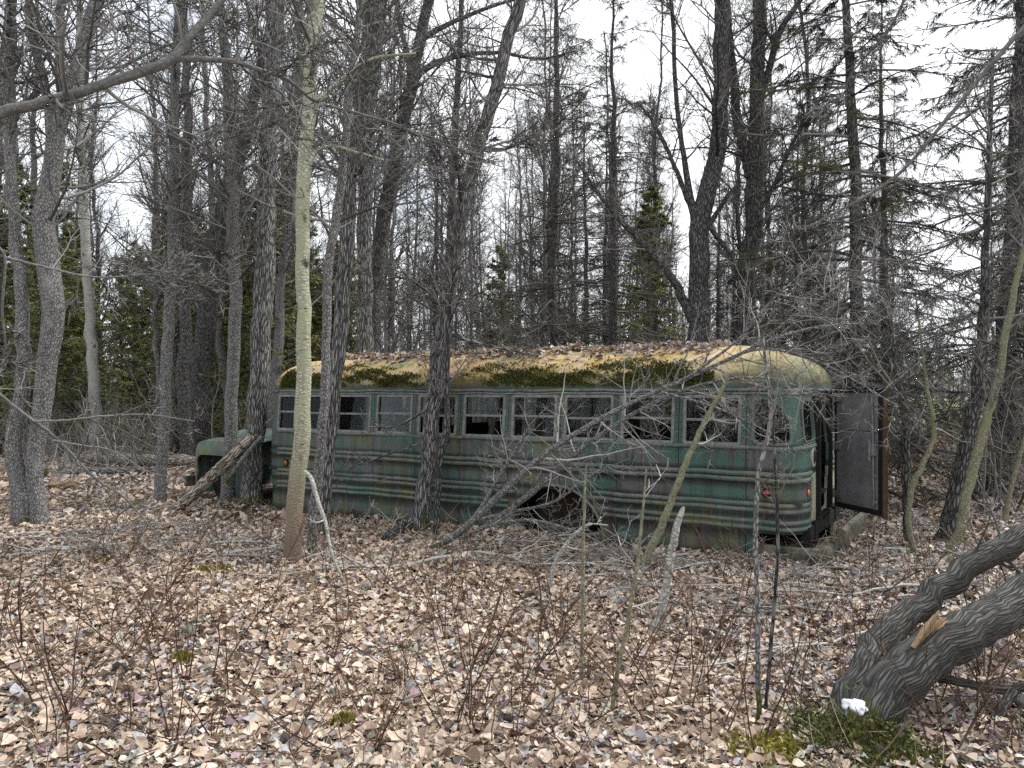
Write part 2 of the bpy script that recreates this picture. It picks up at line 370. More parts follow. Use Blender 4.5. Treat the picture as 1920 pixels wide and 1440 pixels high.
col = mixc(t, math_(t, 'MULTIPLY', step(t, nb, .53, .62), .6), col, (.20, .21, .125))
col = mixc(t, math_(t, 'MULTIPLY', step(t, nb, .46, .38), .7), col, (.50, .27, .06))
stn = math_(t, 'ADD', sx.outputs['Z'], math_(t, 'MULTIPLY', math_(t, 'SUBTRACT', nb, .5), .8))
col = mixc(t, math_(t, 'MULTIPLY', step(t, stn, 1.96, 1.84), .8), col, mixc(t, n2, (.03, .035, .012), (.09, .095, .035)))
low = step(t, math_(t, 'ADD', sx.outputs['Z'], math_(t, 'MULTIPLY', n2, .12)), 1.90, 1.84)
col = mixc(t, low, col, mixc(t, step(t, n1, .45, .55), (.075, .078, .07), (.055, .09, .072)))
col = mixc(t, math_(t, 'MULTIPLY', step(t, n3, .55, .64), .75), col, (.055, .06, .025))
fx = math_(t, 'ABSOLUTE', math_(t, 'SUBTRACT', math_(t, 'FRACT', math_(t, 'DIVIDE', math_(t, 'SUBTRACT', sx.outputs['X'], .2), .72)), .5))
col = mixc(t, math_(t, 'MULTIPLY', math_(t, 'LESS_THAN', fx, .007), .7), col, (.04, .035, .02))
t.links.new(col, b.inputs['Base Color']); bump(t, b, math_(t, 'ADD', n1, math_(t, 'MULTIPLY', n2, .3)), .5, .05); M['roof'] = m
def plain(name, c, rough=.8, var=.5, scale=14., c2=None):
    m, t, b = mat(name, rough); n = noise(t, objc(t), scale, 5., .65)
    r = ramp(t, [tuple(x * (1 - var) for x in c), c if c2 is None else c2], [.3, .7]); t.links.new(n, r.inputs[0]); t.links.new(r.outputs[0], b.inputs['Base Color']); return m
M['frame'] = plain('window_frame', (.27, .27, .26), .55, .6)
M['rubber'] = plain('black_rubber', (.016, .016, .016), .8)
M['inside'] = plain('bus_inside', (.07, .07, .068), .85)
M['seat'] = plain('seat_vinyl', (.035, .033, .033), .6)
M['rust'] = plain('rust', (.22, .09, .035), .9, .7, 18., (.10, .10, .085))
M['darkrust'] = plain('dark_rust', (.04, .025, .018), .9)
M['bumper'] = plain('bumper_steel', (.05, .05, .042), .6, .8, 7., (.17, .165, .125))
M['chrome'] = plain('worn_metal', (.45, .45, .44), .4, .4)
M['wood'] = plain('broken_wood', (.42, .29, .17), .8, .4, 20.)
M['snow'] = plain('old_snow', (.66, .67, .70), .7, .2)
m, t, b = mat('door_inner', .6); oc = objc(t); r = ramp(t, [(.15, .151, .153), (.26, .261, .263)], [.35, .7]); t.links.new(noise(t, oc, 4., 5., .6), r.inputs[0])
t.links.new(mixc(t, step(t, noise(t, oc, 19., 5., .7), .63, .68), r.outputs[0], (.10, .05, .025)), b.inputs['Base Color']); M['door'] = m
def lens(name, c):
    m, t, b = mat(name, .25); b.inputs['Base Color'].default_value = (*c, 1); b.inputs['Specular IOR Level'].default_value = .6; return m
M['red'] = lens('red_lens', (.33, .01, .012)); M['orange'] = lens('orange_lens', (.75, .17, .07)); M['amber'] = lens('amber_lens', (.34, .10, .015))
m = bpy.data.materials.new('dusty_glass'); m.use_nodes = True; t = m.node_tree; t.nodes.clear()
tr = nn(t, 'ShaderNodeBsdfTransparent'); tr.inputs[0].default_value = (.78, .80, .79, 1)
gl = nn(t, 'ShaderNodeBsdfGlossy', Roughness=.03); gl.inputs[0].default_value = (.3, .3, .3, 1); df = nn(t, 'ShaderNodeBsdfDiffuse'); df.inputs[0].default_value = (.10, .10, .095, 1)
fr = nn(t, 'ShaderNodeFresnel', IOR=1.5); a1 = nn(t, 'ShaderNodeMixShader'); a2 = nn(t, 'ShaderNodeMixShader'); o_ = nn(t, 'ShaderNodeOutputMaterial')
t.links.new(fr.outputs[0], a1.inputs[0]); t.links.new(tr.outputs[0], a1.inputs[1]); t.links.new(gl.outputs[0], a1.inputs[2])
dn = step(t, noise(t, t.nodes.new('ShaderNodeTexCoord').outputs['Object'], 5., 5., .65), .35, .9)
t.links.new(math_(t, 'MULTIPLY', dn, .10), a2.inputs[0]); t.links.new(a1.outputs[0], a2.inputs[1]); t.links.new(df.outputs[0], a2.inputs[2]); t.links.new(a2.outputs[0], o_.inputs[0]); M['glass'] = m

bus = empty('school_bus', (P0[0], P0[1], 0), math.atan2(U[1], U[0]))
tag(bus, 'abandoned green school bus with a mossy yellow roof, sunk in leaves among the bare trees', 'bus')
LSEG = [LF - 2 * RC, math.pi / 2 * RC, WD - 2 * RC, math.pi / 2 * RC, LF - 2 * RC, math.pi / 2 * RC, WD - 2 * RC, math.pi / 2 * RC]
CUM = np.concatenate([[0], np.cumsum(LSEG)]); PT = CUM[-1]
def perim(p, off=0.):
    """p along the outline: near side front to rear, rear, far side, front. returns X, v (into the picture)"""
    p = np.asarray(p, float) % PT; X = np.zeros_like(p); Y = np.zeros_like(p)
    seg = np.clip(np.searchsorted(CUM, p, side='right') - 1, 0, 7); q = p - CUM[seg]; r = RC; ro = r + off
    a = q / r
    cases = [(LF - r - q, 0 * q - off), (r - ro * np.sin(a), r - ro * np.cos(a)), (0 * q - off, r + q), (r - ro * np.cos(a), WD - r + ro * np.sin(a)),
             (r + q, 0 * q + WD + off), (LF - r + ro * np.sin(a), WD - r + ro * np.cos(a)), (0 * q + LF + off, WD - r - q), (LF - r + ro * np.cos(a), r - ro * np.sin(a))]
    for k, (cx, cy) in enumerate(cases):
        mk = seg == k; X[mk] = cx[mk]; Y[mk] = cy[mk]
    return X, Y
def lean(z): return .05 * np.clip((z - ZS) / .6, 0, 1)
def bl(X, v, z): return np.stack([X, -np.asarray(v, float), z], -1)     # bus local coordinates
def onwall(p, z, off=0.):
    p, z = np.broadcast_arrays(np.asarray(p, float), np.asarray(z, float))
    shp = p.shape; X, Y = perim(p.ravel(), 0); Xo, Yo = perim(p.ravel(), 1.)
    k = off - lean(z.ravel()); X = X + (Xo - X) * k; Y = Y + (Yo - Y) * k
    return bl(X, Y, z.ravel()).reshape(*shp, 3)
def rrect(p, z, p0, p1, z0, z1, r):
    """signed distance to a rounded rectangle, r = radius or (p0z0, p1z0, p1z1, p0z1)"""
    if np.isscalar(r): r = (r,) * 4
    cx, cz, hx, hz = (p0 + p1) / 2, (z0 + z1) / 2, (p1 - p0) / 2, (z1 - z0) / 2
    x, y = p - cx, z - cz
    rr = np.where(x < 0, np.where(y < 0, r[0], r[3]), np.where(y < 0, r[1], r[2]))
    qx, qy = np.abs(x) - hx + rr, np.abs(y) - hz + rr
    return np.minimum(np.maximum(qx, qy), 0) + np.hypot(np.maximum(qx, 0), np.maximum(qy, 0)) - rr
pn_ = lambda X: LF - RC - X                    # near side X -> p (straight part)
pr_ = lambda v: CUM[2] + v - RC                # rear face
pf_ = lambda X: CUM[4] + X - RC                # far side
pw_ = lambda v: CUM[6] + WD - RC - v           # front
PIL = [.56 + .72 * k for k in range(10)]
WZ0, WZ1 = 1.165, 1.68
wins = []                                       # (p0, p1, z0, z1, radius, kind)
for k in range(9): wins.append((pn_(PIL[k + 1] - .055), pn_(PIL[k] + .055), WZ0, WZ1, .025, 'side'))
wins.append((pn_(7.46), pn_(7.10), WZ0, WZ1, .03, 'driver'))
wins.append((pn_(.5), CUM[1] + .19, WZ0 + .01, WZ1 - .01, (.09, .08, .34, .07), 'quarter'))
wins.append((CUM[1] + .33, pr_(.70), WZ0 + .02, WZ1 - .03, (.09, .09, .09, .14), 'rear'))
wins.append((pr_(1.58), pr_(2.08), WZ0 + .02, WZ1 - .03, .1, 'rear'))
for k in range(9): wins.append((pf_(PIL[k] + .055), pf_(PIL[k + 1] - .055), WZ0, WZ1, .025, 'side'))
wins.append((pw_(2.15), pw_(1.22), WZ0 + .05, WZ1 - .02, .08, 'wind')); wins.append((pw_(1.13), pw_(.2), WZ0 + .05, WZ1 - .02, .08, 'wind'))
DOOR = (pr_(.78), pr_(1.50), .40, 1.72, .05)
ARX, ARR = 2.78, .63
def openings(p, z):
    s = np.full(np.broadcast(p, z).shape, 9.)
    for (a, b_, c, d, r, k) in wins: s = np.minimum(s, rrect(p, z, a, b_, c, d, r))
    s = np.minimum(s, rrect(p, z, *DOOR[:4], DOOR[4]))
    for f in (pn_, pf_): s = np.minimum(s, np.hypot(p - f(ARX), (z - .0) / .98) - ARR)
    s = np.minimum(s, rrect(p, z, pn_(.48), pr_(1.9), -.5, .27, .03))       # the open bay above the rear bumper
    return s
def shell(name, ps, zs, sdf, f, matl, parent, thick=.03, close=True):
    """wall sheet over a fine grid with smooth-edged openings and real thickness"""
    Pg, Zg = np.meshgrid(ps, zs)
    nz, npp = Pg.shape
    i = np.arange(nz - 1)[:, None]; j = np.arange(npp if close else npp - 1)[None]; j2 = (j + 1) % npp
    Q = np.stack([i * npp + j, i * npp + j2, (i + 1) * npp + j2, (i + 1) * npp + j], -1)
    stp = ps[1] - ps[0]
    cp, cz = ps[j] + stp / 2 + 0 * i, (zs[i] + zs[i + 1]) / 2 + 0 * j
    keep = sdf(cp, cz) > 0
    Q = Q[keep].reshape(-1, 4)
    p, z = Pg.ravel().copy(), Zg.ravel().copy()
    cnt = np.bincount(Q.ravel(), minlength=len(p)); full = cnt == 4
    for _ in range(3):
        s = sdf(p, z); e = 1e-3
        gx = (sdf(p + e, z) - sdf(p - e, z)) / (2 * e); gz = (sdf(p, z + e) - sdf(p, z - e)) / (2 * e)
        mv = (~full) & (cnt > 0) & (np.abs(s) < .03)
        p = np.where(mv, p - s * gx, p); z = np.where(mv, z - s * gz, z)
    a = f(p, z, 0.); b_ = f(p, z, -thick); n = len(p)
    E = np.concatenate([Q[:, [0, 1]], Q[:, [1, 2]], Q[:, [2, 3]], Q[:, [3, 0]]])
    key = E.min(1) * n + E.max(1); u, ix, ct = np.unique(key, return_index=True, return_counts=True)
    be = E[ix[ct == 1]]
    mb = MB(); mb.add(np.vstack([a, b_]), np.concatenate([Q, Q[:, ::-1] + n, np.stack([be[:, 1], be[:, 0], be[:, 0] + n, be[:, 1] + n], 1)]))
    used = np.zeros(2 * n, bool); used[mb.q[0].ravel()] = True; rm = np.cumsum(used) - 1
    mb.v = [mb.v[0][used]]; mb.bk = [mb.bk[0][used]]; mb.q = [rm[mb.q[0]]]; mb.n = int(used.sum())
    o = mb.obj(name, matl, parent, smooth=True)
    o.data.set_sharp_from_angle(angle=R(40))
    return o
body = shell('body', np.linspace(0, PT, 800, endpoint=False), np.linspace(ZB, ZG, 80), openings, lambda p, z, k: onwall(p, z, k + .015 * np.sin(p * 3.1) * np.sin(z * 5 + p) * (z < ZS)), M['paint'], bus)
# rails: half-round pressings run round the body
def run(name, pr, z, rad, parent, matl=None, S=8, flat=1., gaps=(), off=.004):
    mb = MB()
    for (a, b_) in pr:
        p = np.arange(a, b_, .03); zz = z + .004 * np.sin(p * 4.1) + .003 * np.sin(p * 11)
        c = onwall(p, zz, off); o2 = onwall(p, zz, off + 1.)
        nrm = norm(o2 - c); th = np.arange(S) * 2 * np.pi / S
        rr = rad * np.clip(np.minimum((p - a) / .03 + .25, (b_ - p) / .03 + .1), .2, 1)[:, None]
        V = c[:, None, :] + (rr * np.cos(th))[..., None] * nrm[:, None, :] * flat + (rr * np.sin(th))[..., None] * np.array([0, 0, 1.])
        i = np.arange(len(p) - 1)[:, None] * S; j = np.arange(S)[None]; j2 = (j + 1) % S
        mb.add(V.reshape(-1, 3), np.stack([i + j, i + S + j, i + S + j2, i + j2], -1).reshape(-1, 4))
    return mb.obj(name, matl or M['rail'], parent)
D0, D1 = pr_(.66), pr_(1.62)
nearA = lambda x0, x1: [(0, pn_(x1)), (pn_(x0), pr_(.42)), (pr_(1.8), pf_(x0)), (pf_(x1), pf_(7.4))]
for z in (.875, .815): run('rub_rail', [(0, pr_(.46)), (pr_(1.8), pf_(7.4))], z, .027, bus, flat=.9)
for z in (.565, .505): run('rub_rail', nearA(2.30, 3.32), z, .026, bus, flat=.9)
for z in (.390, .325): run('rub_rail', nearA(2.18, 3.40), z, .025, bus, flat=.9)
run('belt_rail', [(0, pr_(.72)), (pr_(1.6), PT - .3)], 1.142, .022, bus, flat=.8)
run('drip_rail', [(0, PT)], ZG + .002, .02, bus, flat=1.3)
run('window_header', [(0, pr_(.7))], 1.703, .013, bus, matl=M['frame'])
# roof
PH = np.linspace(0, math.pi / 2, 34); pp = np.linspace(0, PT, 420, endpoint=False)
RISE, SP0, SP1 = .50, 1.15, 6.75
def roofpt(p, ph):
    X, Y = perim(p); X = np.asarray(X); Y = np.asarray(Y)
    k = 1 - np.cos(ph) ** .85; zz = ZG + .02 + RISE * np.sin(ph) ** .8
    ins = .05 * (1 - k)
    sx_, sy_ = np.clip(X, SP0, SP1), WD / 2
    cx = X + (sx_ - X) * k; cy = Y + (sy_ - Y) * k
    d = np.hypot(sx_ - X, sy_ - Y) + 1e-6
    cx += (sx_ - X) / d * ins; cy += (sy_ - Y) / d * ins
    dent = .012 * np.sin(cx * 5.3 + cy * 2) * np.sin(cy * 4.1 + 1) * np.sin(ph) + .008 * np.cos(2 * np.pi * (cx - .2) / .72) * np.sin(ph)
    # the seams between roof sheets stand up a little
    fr_ = np.abs(((cx - .2) / .72) % 1 - .5); rib = .008 * np.exp(-(fr_ / .02) ** 2)
    return bl(cx, cy, zz + dent + rib)
Pg, Hg = np.meshgrid(pp, PH)
V = roofpt(Pg.ravel(), Hg.ravel()); n = len(pp); i = np.arange(len(PH) - 1)[:, None] * n; j = np.arange(n)[None]; j2 = (j + 1) % n
mb = MB(); mb.add(V, np.stack([i + j, i + j2, i + n + j2, i + n + j], -1).reshape(-1, 4))
roof = mb.obj('roof', M['roof'], bus)
g = np.random.default_rng(5)
def fluff(mb, c, nrm_, size, g, spread=.5):
    """small tufts: each a crossed pair of blades standing off the surface"""
    N = len(c); a = norm(np.cross(nrm_, g.normal(size=(N, 3)))); up = norm(nrm_ + spread * g.normal(size=(N, 3)))
    s = (size * g.uniform(.5, 1.4, N))[:, None]
    V = np.stack([c - a * s * .45, c + a * s * .45, c + up * s + a * s * .2, c + up * s * 1.1 - a * s * .25], 1)
    mb.add(V.reshape(-1, 3), np.arange(N * 4).reshape(-1, 4))
def sn(x, y, k=0): return np.sin(3.1 * x + 1.7 * y + k) + .7 * np.sin(7.3 * x - 4.1 * y + 2 * k) + .5 * np.sin(15 * x + 9 * y + k)
p = g.uniform(0, pr_(.2), 60000); h = np.abs(g.normal(.14, .26, 60000)) + .03
keep = (sn(p, h * 3) + .8 * np.sin(1.3 * p + 1) - .2 - 1.6 * np.clip(h - .45, 0, 2) * 2 + .5 * (h < .3) + .85 * g.normal(size=60000) > 0.75) & (h < 1.2) & (p < pn_(.9))
p, h = p[keep], h[keep]; c = roofpt(p, h)
mm = MB(); fluff(mm, c, np.tile([0, .7, .8], (len(c), 1)), .021, g, .7)
tag(mm.obj('moss', M['moss'], roof, smooth=False), kind='stuff')
print('roof moss', len(c))
# windows: frame with meeting rail, and a pane
def window(p0, p1, z0, z1, rad, kind, k):
    mb = MB(); n = 48
    th = np.linspace(0, 2 * np.pi, n, endpoint=False)
    def ring(inset):
        r = rad if not np.isscalar(rad) else (rad,) * 4
        pts = []
        cs = [(p0, z0, r[0], np.pi, 1.5 * np.pi), (p1, z0, r[1], 1.5 * np.pi, 2 * np.pi), (p1, z1, r[2], 0, .5 * np.pi), (p0, z1, r[3], .5 * np.pi, np.pi)]
        for (cp, cz, rr, a, b_) in cs:
            sp_ = 1 if cp == p0 else -1; sz = 1 if cz == z0 else -1
            rc = max(rr - inset, .004); A = np.linspace(a, b_, 9)
            ox = cp + sp_ * (inset + rc); oz = cz + sz * (inset + rc)
            for q in A: pts.append((ox + rc * np.cos(q), oz + rc * np.sin(q)))
        return np.array(pts)
    wd = .026
    rubber = kind in ('quarter', 'rear', 'wind')
    loops = [(ring(-.008), .004), (ring(-.004), .013), (ring(wd), .012), (ring(wd), -.02)]
    m_ = len(loops[0][0]); V = np.vstack([onwall(l[:, 0], l[:, 1], o) for l, o in loops])
    i = np.arange(len(loops) - 1)[:, None] * m_; j = np.arange(m_)[None]; j2 = (j + 1) % m_
    mb.add(V, np.stack([i + j, i + j2, i + m_ + j2, i + m_ + j], -1).reshape(-1, 4))
    zm = z0 + (z1 - z0) * .5 + .01 * math.sin(k * 2.3)
    if not rubber:
        for (a, b_, o0, o1) in ((zm - .012, zm + .014, -.026, -.006),):
            q = np.array([[p0 + .01, a], [p1 - .01, a], [p1 - .01, b_], [p0 + .01, b_]])
            V = np.vstack([onwall(q[:, 0], q[:, 1], o0), onwall(q[:, 0], q[:, 1], o1)])
            mb.add(V, [[3, 2, 1, 0], [4, 5, 6, 7], [0, 1, 5, 4], [1, 2, 6, 5], [2, 3, 7, 6], [3, 0, 4, 7]])
    o = mb.obj('window', M['rail'] if rubber else M['frame'], bus, smooth=False)
    gone = kind == 'rear' or (kind == 'side' and k in (3,)) or kind == 'quarter'
    a = .018
    def pane(za, zb, off):
        if kind in ('side', 'driver'):
            q = np.array([[p0 + a, za], [p1 - a, za], [p1 - a, zb], [p0 + a, zb]])
            mb2 = MB(); V = np.vstack([onwall(q[:, 0], q[:, 1], off), onwall(q[:, 0], q[:, 1], off - .004)])
            mb2.add(V, [[0, 1, 2, 3], [7, 6, 5, 4], [1, 0, 4, 5], [2, 1, 5, 6], [3, 2, 6, 7], [0, 3, 7, 4]])
        else:
            q = ring(.015); c_ = q.mean(0); V = np.vstack([onwall(q[:, 0], q[:, 1], off), onwall(c_[:1], c_[1:], off)])
            m2 = len(q); mb2 = MB(); mb2.add(V, None, [[i, (i + 1) % m2, m2] for i in range(m2)])
        mb2.obj('pane', M['glass'], o, smooth=False)
    if kind in ('side', 'driver'):
        pane(zm, z1 - a, -.014)
        if k not in (1, 4, 5): pane(z0 + a, zm - .004, -.021)
    elif kind == 'wind': pane(0, 0, -.012)
for k, (a, b_, c, d, r, kd) in enumerate(wins): window(a, b_, c, d, r, kd, k)
# wheel arch lip
th = np.linspace(math.asin(-.08), math.pi - math.asin(-.08), 60)
for f in (pn_, pf_):
    V = onwall(f(ARX) + ARR * np.cos(th), ARR * np.sin(th) * .98, .012)
    v, q, bk = tubes(V[None], np.full((1, 60), .017), 8); mb = MB(); mb.add(v, q); mb.obj('wheel_arch_lip', M['rail'], bus)
def disc_wheel(X, v, z, r, wdt):
    mb = MB(); prof = [(r * .62, 0), (r * .66, -.01), (r * .92, -.012), (r, .03), (r, wdt - .03), (r * .92, wdt), (r * .6, wdt)]
    S = 40; th = np.arange(S) * 2 * np.pi / S
    def lathe(prof, mb):
        V = np.array([[X + a * math.cos(q), -(v + b_), z + a * math.sin(q)] for (a, b_) in prof for q in th])
        i = np.arange(len(prof) - 1)[:, None] * S; j = np.arange(S)[None]; j2 = (j + 1) % S
        mb.add(V, np.stack([i + j, i + j2, i + S + j2, i + S + j], -1).reshape(-1, 4))
    lathe(prof, mb); wo = empty('wheel'); wo.parent = bus; mb.obj('tyre', M['rubber'], wo)
    m2 = MB(); lathe([(.001, .06), (r * .14, .05), (r * .2, .08), (r * .5, .06), (r * .56, .01), (r * .63, .0)], m2); m2.obj('rim', M['darkrust'], wo)
for v in (.22, WD - .42): disc_wheel(ARX, v, .27, .42, .2)
for v in (.42, WD - .62): disc_wheel(9.08, v, .25, .40, .2)
for f, va, vb in ((1, .035, .80), (-1, WD - .035, WD - .80)):
    mb = MB(); th = np.linspace(-.12, math.pi + .12, 40); V = np.array([[ARX + (ARR + .03) * math.cos(q), -v, (ARR + .03) * .98 * math.sin(q)] for v in (va, vb) for q in th])
    mb.add(V, [[i, i + 1, 41 + i, 40 + i] for i in range(39)]); V2 = np.vstack([V[40:], [[ARX, -vb, -.1]]]); mb.add(V2, None, [[i, i + 1, 40] for i in range(39)])
    mb.obj('wheel_well_shade', M['rubber'], bus)  # black shell added to stop light from the far side and darken the arch
def box(mb, x0, x1, v0, v1, z0, z1, bev=.0):
    V = [(x, -v, z) for z in (z0, z1) for v in (v0, v1) for x in (x0, x1)]
    mb.add(V, [[0, 2, 3, 1], [4, 5, 7, 6], [0, 1, 5, 4], [2, 6, 7, 3], [0, 4, 6, 2], [1, 3, 7, 5]])
def bevel(o, w_=.01, seg=2):
    mo = o.modifiers.new('bevel', 'BEVEL'); mo.width = w_; mo.segments = seg; mo.limit_method = 'ANGLE'; return o
mb = MB(); box(mb, .02, LF - .05, .05, WD - .05, .56, .60); mb.obj('floor', M['inside'], bus, smooth=False)
for k, X in enumerate(np.arange(.9, 6.9, .72)):
    for v0 in (.1, 1.36):
        if (k, v0) in ((2, 1.36), (5, .1)): continue
        mb = MB(); lean_ = .1
        zt = 1.30 + .05 * math.sin(k * 1.9)
        box(mb, X, X + .42, v0, v0 + .85, .88, 1.0)
        V = [(X + dx, -(v0 + dv), z) for (dx, z) in ((0, .86), (.09, .86), (-.02, zt), (-.10, zt)) for dv in (0, .85)]
        mb.add(V, [[0, 1, 3, 2], [2, 3, 5, 4], [4, 5, 7, 6], [6, 7, 1, 0], [0, 2, 4, 6], [1, 7, 5, 3]])
        for dx in (.05, .36): box(mb, X + dx, X + dx + .03, v0 + .1, v0 + .75, .60, .88)
        bevel(mb.obj('seat', M['seat'], bus, smooth=False), .02)
# lamps on the side and rear
def lamp(name, p, z, rad, matl, label=None, ringm='rubber'):
    c = onwall(np.array([p]), np.array([z]), .0)[0]; n_ = norm(onwall(np.array([p]), np.array([z]), 1.)[0] - c)
    up = np.array([0, 0, 1.]); sd_ = np.cross(up, n_); S = 24; th = np.arange(S) * 2 * np.pi / S
    def lat(prof, m_, nm, par):
        mb = MB(); V = np.array([c + n_ * h + rr * (math.cos(q) * sd_ + math.sin(q) * up) for rr, h in prof for q in th])
        i = np.arange(len(prof) - 1)[:, None] * S; j = np.arange(S)[None]; j2 = (j + 1) % S
        mb.add(V, np.stack([i + j, i + j2, i + S + j2, i + S + j], -1).reshape(-1, 4)); return mb.obj(nm, m_, par)
    o = lat([(rad * 1.3, -.01), (rad * 1.3, .012), (rad, .02), (rad * .98, .0)], M[ringm], name, bus)
    lat([(rad * .99, .004), (rad * .9, .018), (rad * .6, .028), (.001, .032)], matl, 'lens', o)
    if label: o['label'] = label
lamp('marker_lamp', pn_(.35), .69, .036, M['red'], 'round red marker lamp low on the side')
lamp('marker_lamp', CUM[1] + .40, .69, .036, M['orange'], 'round orange marker lamp on the rear corner')
lamp('marker_lamp', pn_(7.28), .675, .042, M['amber'], 'dull amber marker lamp at the front of the side')
lamp('tail_lamp', pr_(.56), 1.03, .085, M['rubber'], 'round tail lamp with a pale ring', 'chrome')
lamp('tail_lamp', pr_(1.9), 1.03, .085, M['rubber'], None, 'chrome')
# rear door, hung open on its far edge
hinge = np.array([-.10, -1.50]); dw = np.array([3.745 - .0, 0])
fe = np.array([(1662 - 960) / F * 8.14, 8.14]) - P0
fe = np.array([fe @ U, -(fe @ VV)]); dv_ = fe - hinge; ang = math.atan2(dv_[1], dv_[0])
door = empty('rear_door', (hinge[0], hinge[1], 0), ang); door.parent = bus
DW = .80
mb = MB(); z0, z1 = .40, 1.765
def dbox(mb, x0, x1, y0, y1, a, b_):
    V = [(x, y, z) for z in (a, b_) for y in (y0, y1) for x in (x0, x1)]
    mb.add(V, [[0, 2, 3, 1], [4, 5, 7, 6], [0, 1, 5, 4], [2, 6, 7, 3], [0, 4, 6, 2], [1, 3, 7, 5]])
dbox(mb, .02, DW - .06, -.02, .012, z0 + .05, 1.28); bevel(mb.obj('panel', M['door'], door, smooth=False), .006)
mb = MB(); dbox(mb, .02, DW - .06, -.02, .016, 1.292, z1 - .04); bevel(mb.obj('panel', M['door'], door, smooth=False), .006)
mb = MB()
for (a, b_, c, d) in ((0, .03, z0, z1), (DW - .07, DW, z0, z1), (.03, DW - .07, z0, z0 + .06), (.03, DW - .07, z1 - .05, z1)): dbox(mb, a, b_, -.035, .028, c, d)
bevel(mb.obj('door_frame', M['rubber'], door, smooth=False), .008)
mb = MB(); dbox(mb, DW - .001, DW + .012, -.04, .028, z0 - .02, z1 - .02); bevel(mb.obj('edge_strip', plain('olive_edge', (.035, .034, .018), .8, .6, 6., (.075, .04, .018)), door, smooth=False), .006)
sgn = 1 if True else -1
for side in (-1, 1):
    if side == -1: continue
INN = None
fn_out = np.array([-math.sin(ang), math.cos(ang)])       # local +y of the door in bus coordinates
wpos = P0 + U * hinge[0] + VV * (-hinge[1])
tocam = -wpos; tl = np.array([tocam @ U, -(tocam @ VV)]); INN = 1 if tl @ fn_out > 0 else -1
mb = MB()
for (a, b_, c, d) in ((.07, DW - .22, .52, .55), (.07, DW - .22, 1.19, 1.22), (.07, .10, .55, 1.19), (DW - .25, DW - .22, .55, 1.19)): dbox(mb, a, b_, INN * .013 - .006, INN * .013 + .006, c, d)
bevel(mb.obj('pressed_rib', M['door'], door, smooth=False), .005)
for z in (.5, 1.05, 1.6):
    mb = MB(); v, q, _ = tubes(np.array([[[-.01, INN * .03, z], [-.01, INN * .03, z + .05], [-.01, INN * .03, z + .1]]]), np.full((1, 3), .016), 10); mb.add(v, q); dbox(mb, .0, .11, INN * .03 - .005, INN * .03 + .005, z + .01, z + .09); mb.obj('hinge', M['frame'], door, smooth=False)
mb = MB()
v, q, _ = tubes(np.array([[[DW - .13, INN * .04, z0 + .1], [DW - .13, INN * .045, 1.0], [DW - .14, INN * .04, 1.35], [DW - .16, INN * .04, z1 - .1]]], float), np.full((1, 4), .010), 8); mb.add(v, q)
for z in (z0 + .12, .8, 1.28, z1 - .2): dbox(mb, DW - .155, DW - .105, INN * .02 - .012, INN * .02 + .03, z, z + .03)
mb.obj('latch_rod', M['frame'], door)
mb = MB(); dbox(mb, DW - .17, DW - .10, INN * .05 - .03, INN * .05 + .03, 1.03, 1.16); dbox(mb, DW - .15, DW - .125, INN * .09 - .012, INN * .09 + .012, .98, 1.2); bevel(mb.obj('handle', plain('handle_metal', (.26, .26, .25), .45), door, smooth=False), .008)
# door jamb: dark posts and threshold
mb = MB()
for v0 in (.73, 1.505): box(mb, -.05, .02, v0, v0 + .05, .38, 1.74)
box(mb, -.04, .03, .72, 1.56, .34, .38); bevel(mb.obj('door_jamb', M['rubber'], bus, smooth=False), .01)
# rear bumper: pressed steel, wraps the near corner, sprung away from the body at the far end
bp = spline([(.47, -.015), (.2, -.03), (-.02, 0.0), (-.13, .09), (-.19, .28), (-.20, .9), (-.23, 1.6), (-.29, 2.15), (-.27, 2.42)], 70)
zb = np.interp(np.linspace(0, 1, 70), [0, .3, .6, 1], [.06, .05, .09, .17])
prof = [(-.012, -.105), (.03, -.10), (.045, -.055), (.03, -.02), (.048, .02), (.035, .085), (-.012, .10), (-.03, .09), (-.03, -.09)]
T = norm(np.gradient(bp, axis=0)); N2 = np.stack([T[:, 1], -T[:, 0]], 1)
N2 = np.where((N2 @ np.array([-.5, 0]))[:, None] < -.3, N2, N2); cen = np.array([2., 1.2]); sg = np.sign(((bp - cen) * N2).sum(1))[:, None]; N2 = N2 * sg
mb = MB(); S = len(prof)
V = np.array([[bp[k, 0] + N2[k, 0] * a, -(bp[k, 1] + N2[k, 1] * a), zb[k] + 1.1 * h] for k in range(70) for a, h in prof])
i = np.arange(69)[:, None] * S; j = np.arange(S)[None]; j2 = (j + 1) % S
mb.add(V, np.stack([i + j, i + j2, i + S + j2, i + S + j], -1).reshape(-1, 4)); bo = mb.obj('rear_bumper', M['bumper'], bus); bo.data.set_sharp_from_angle(angle=R(50))
mb = MB(); box(mb, -.05, LF, .45, .6, .18, .36); box(mb, -.05, LF, WD - .6, WD - .45, .18, .36); box(mb, -.04, .05, .2, WD - .2, .2, .33); mb.obj('chassis', M['rubber'], bus, smooth=False)
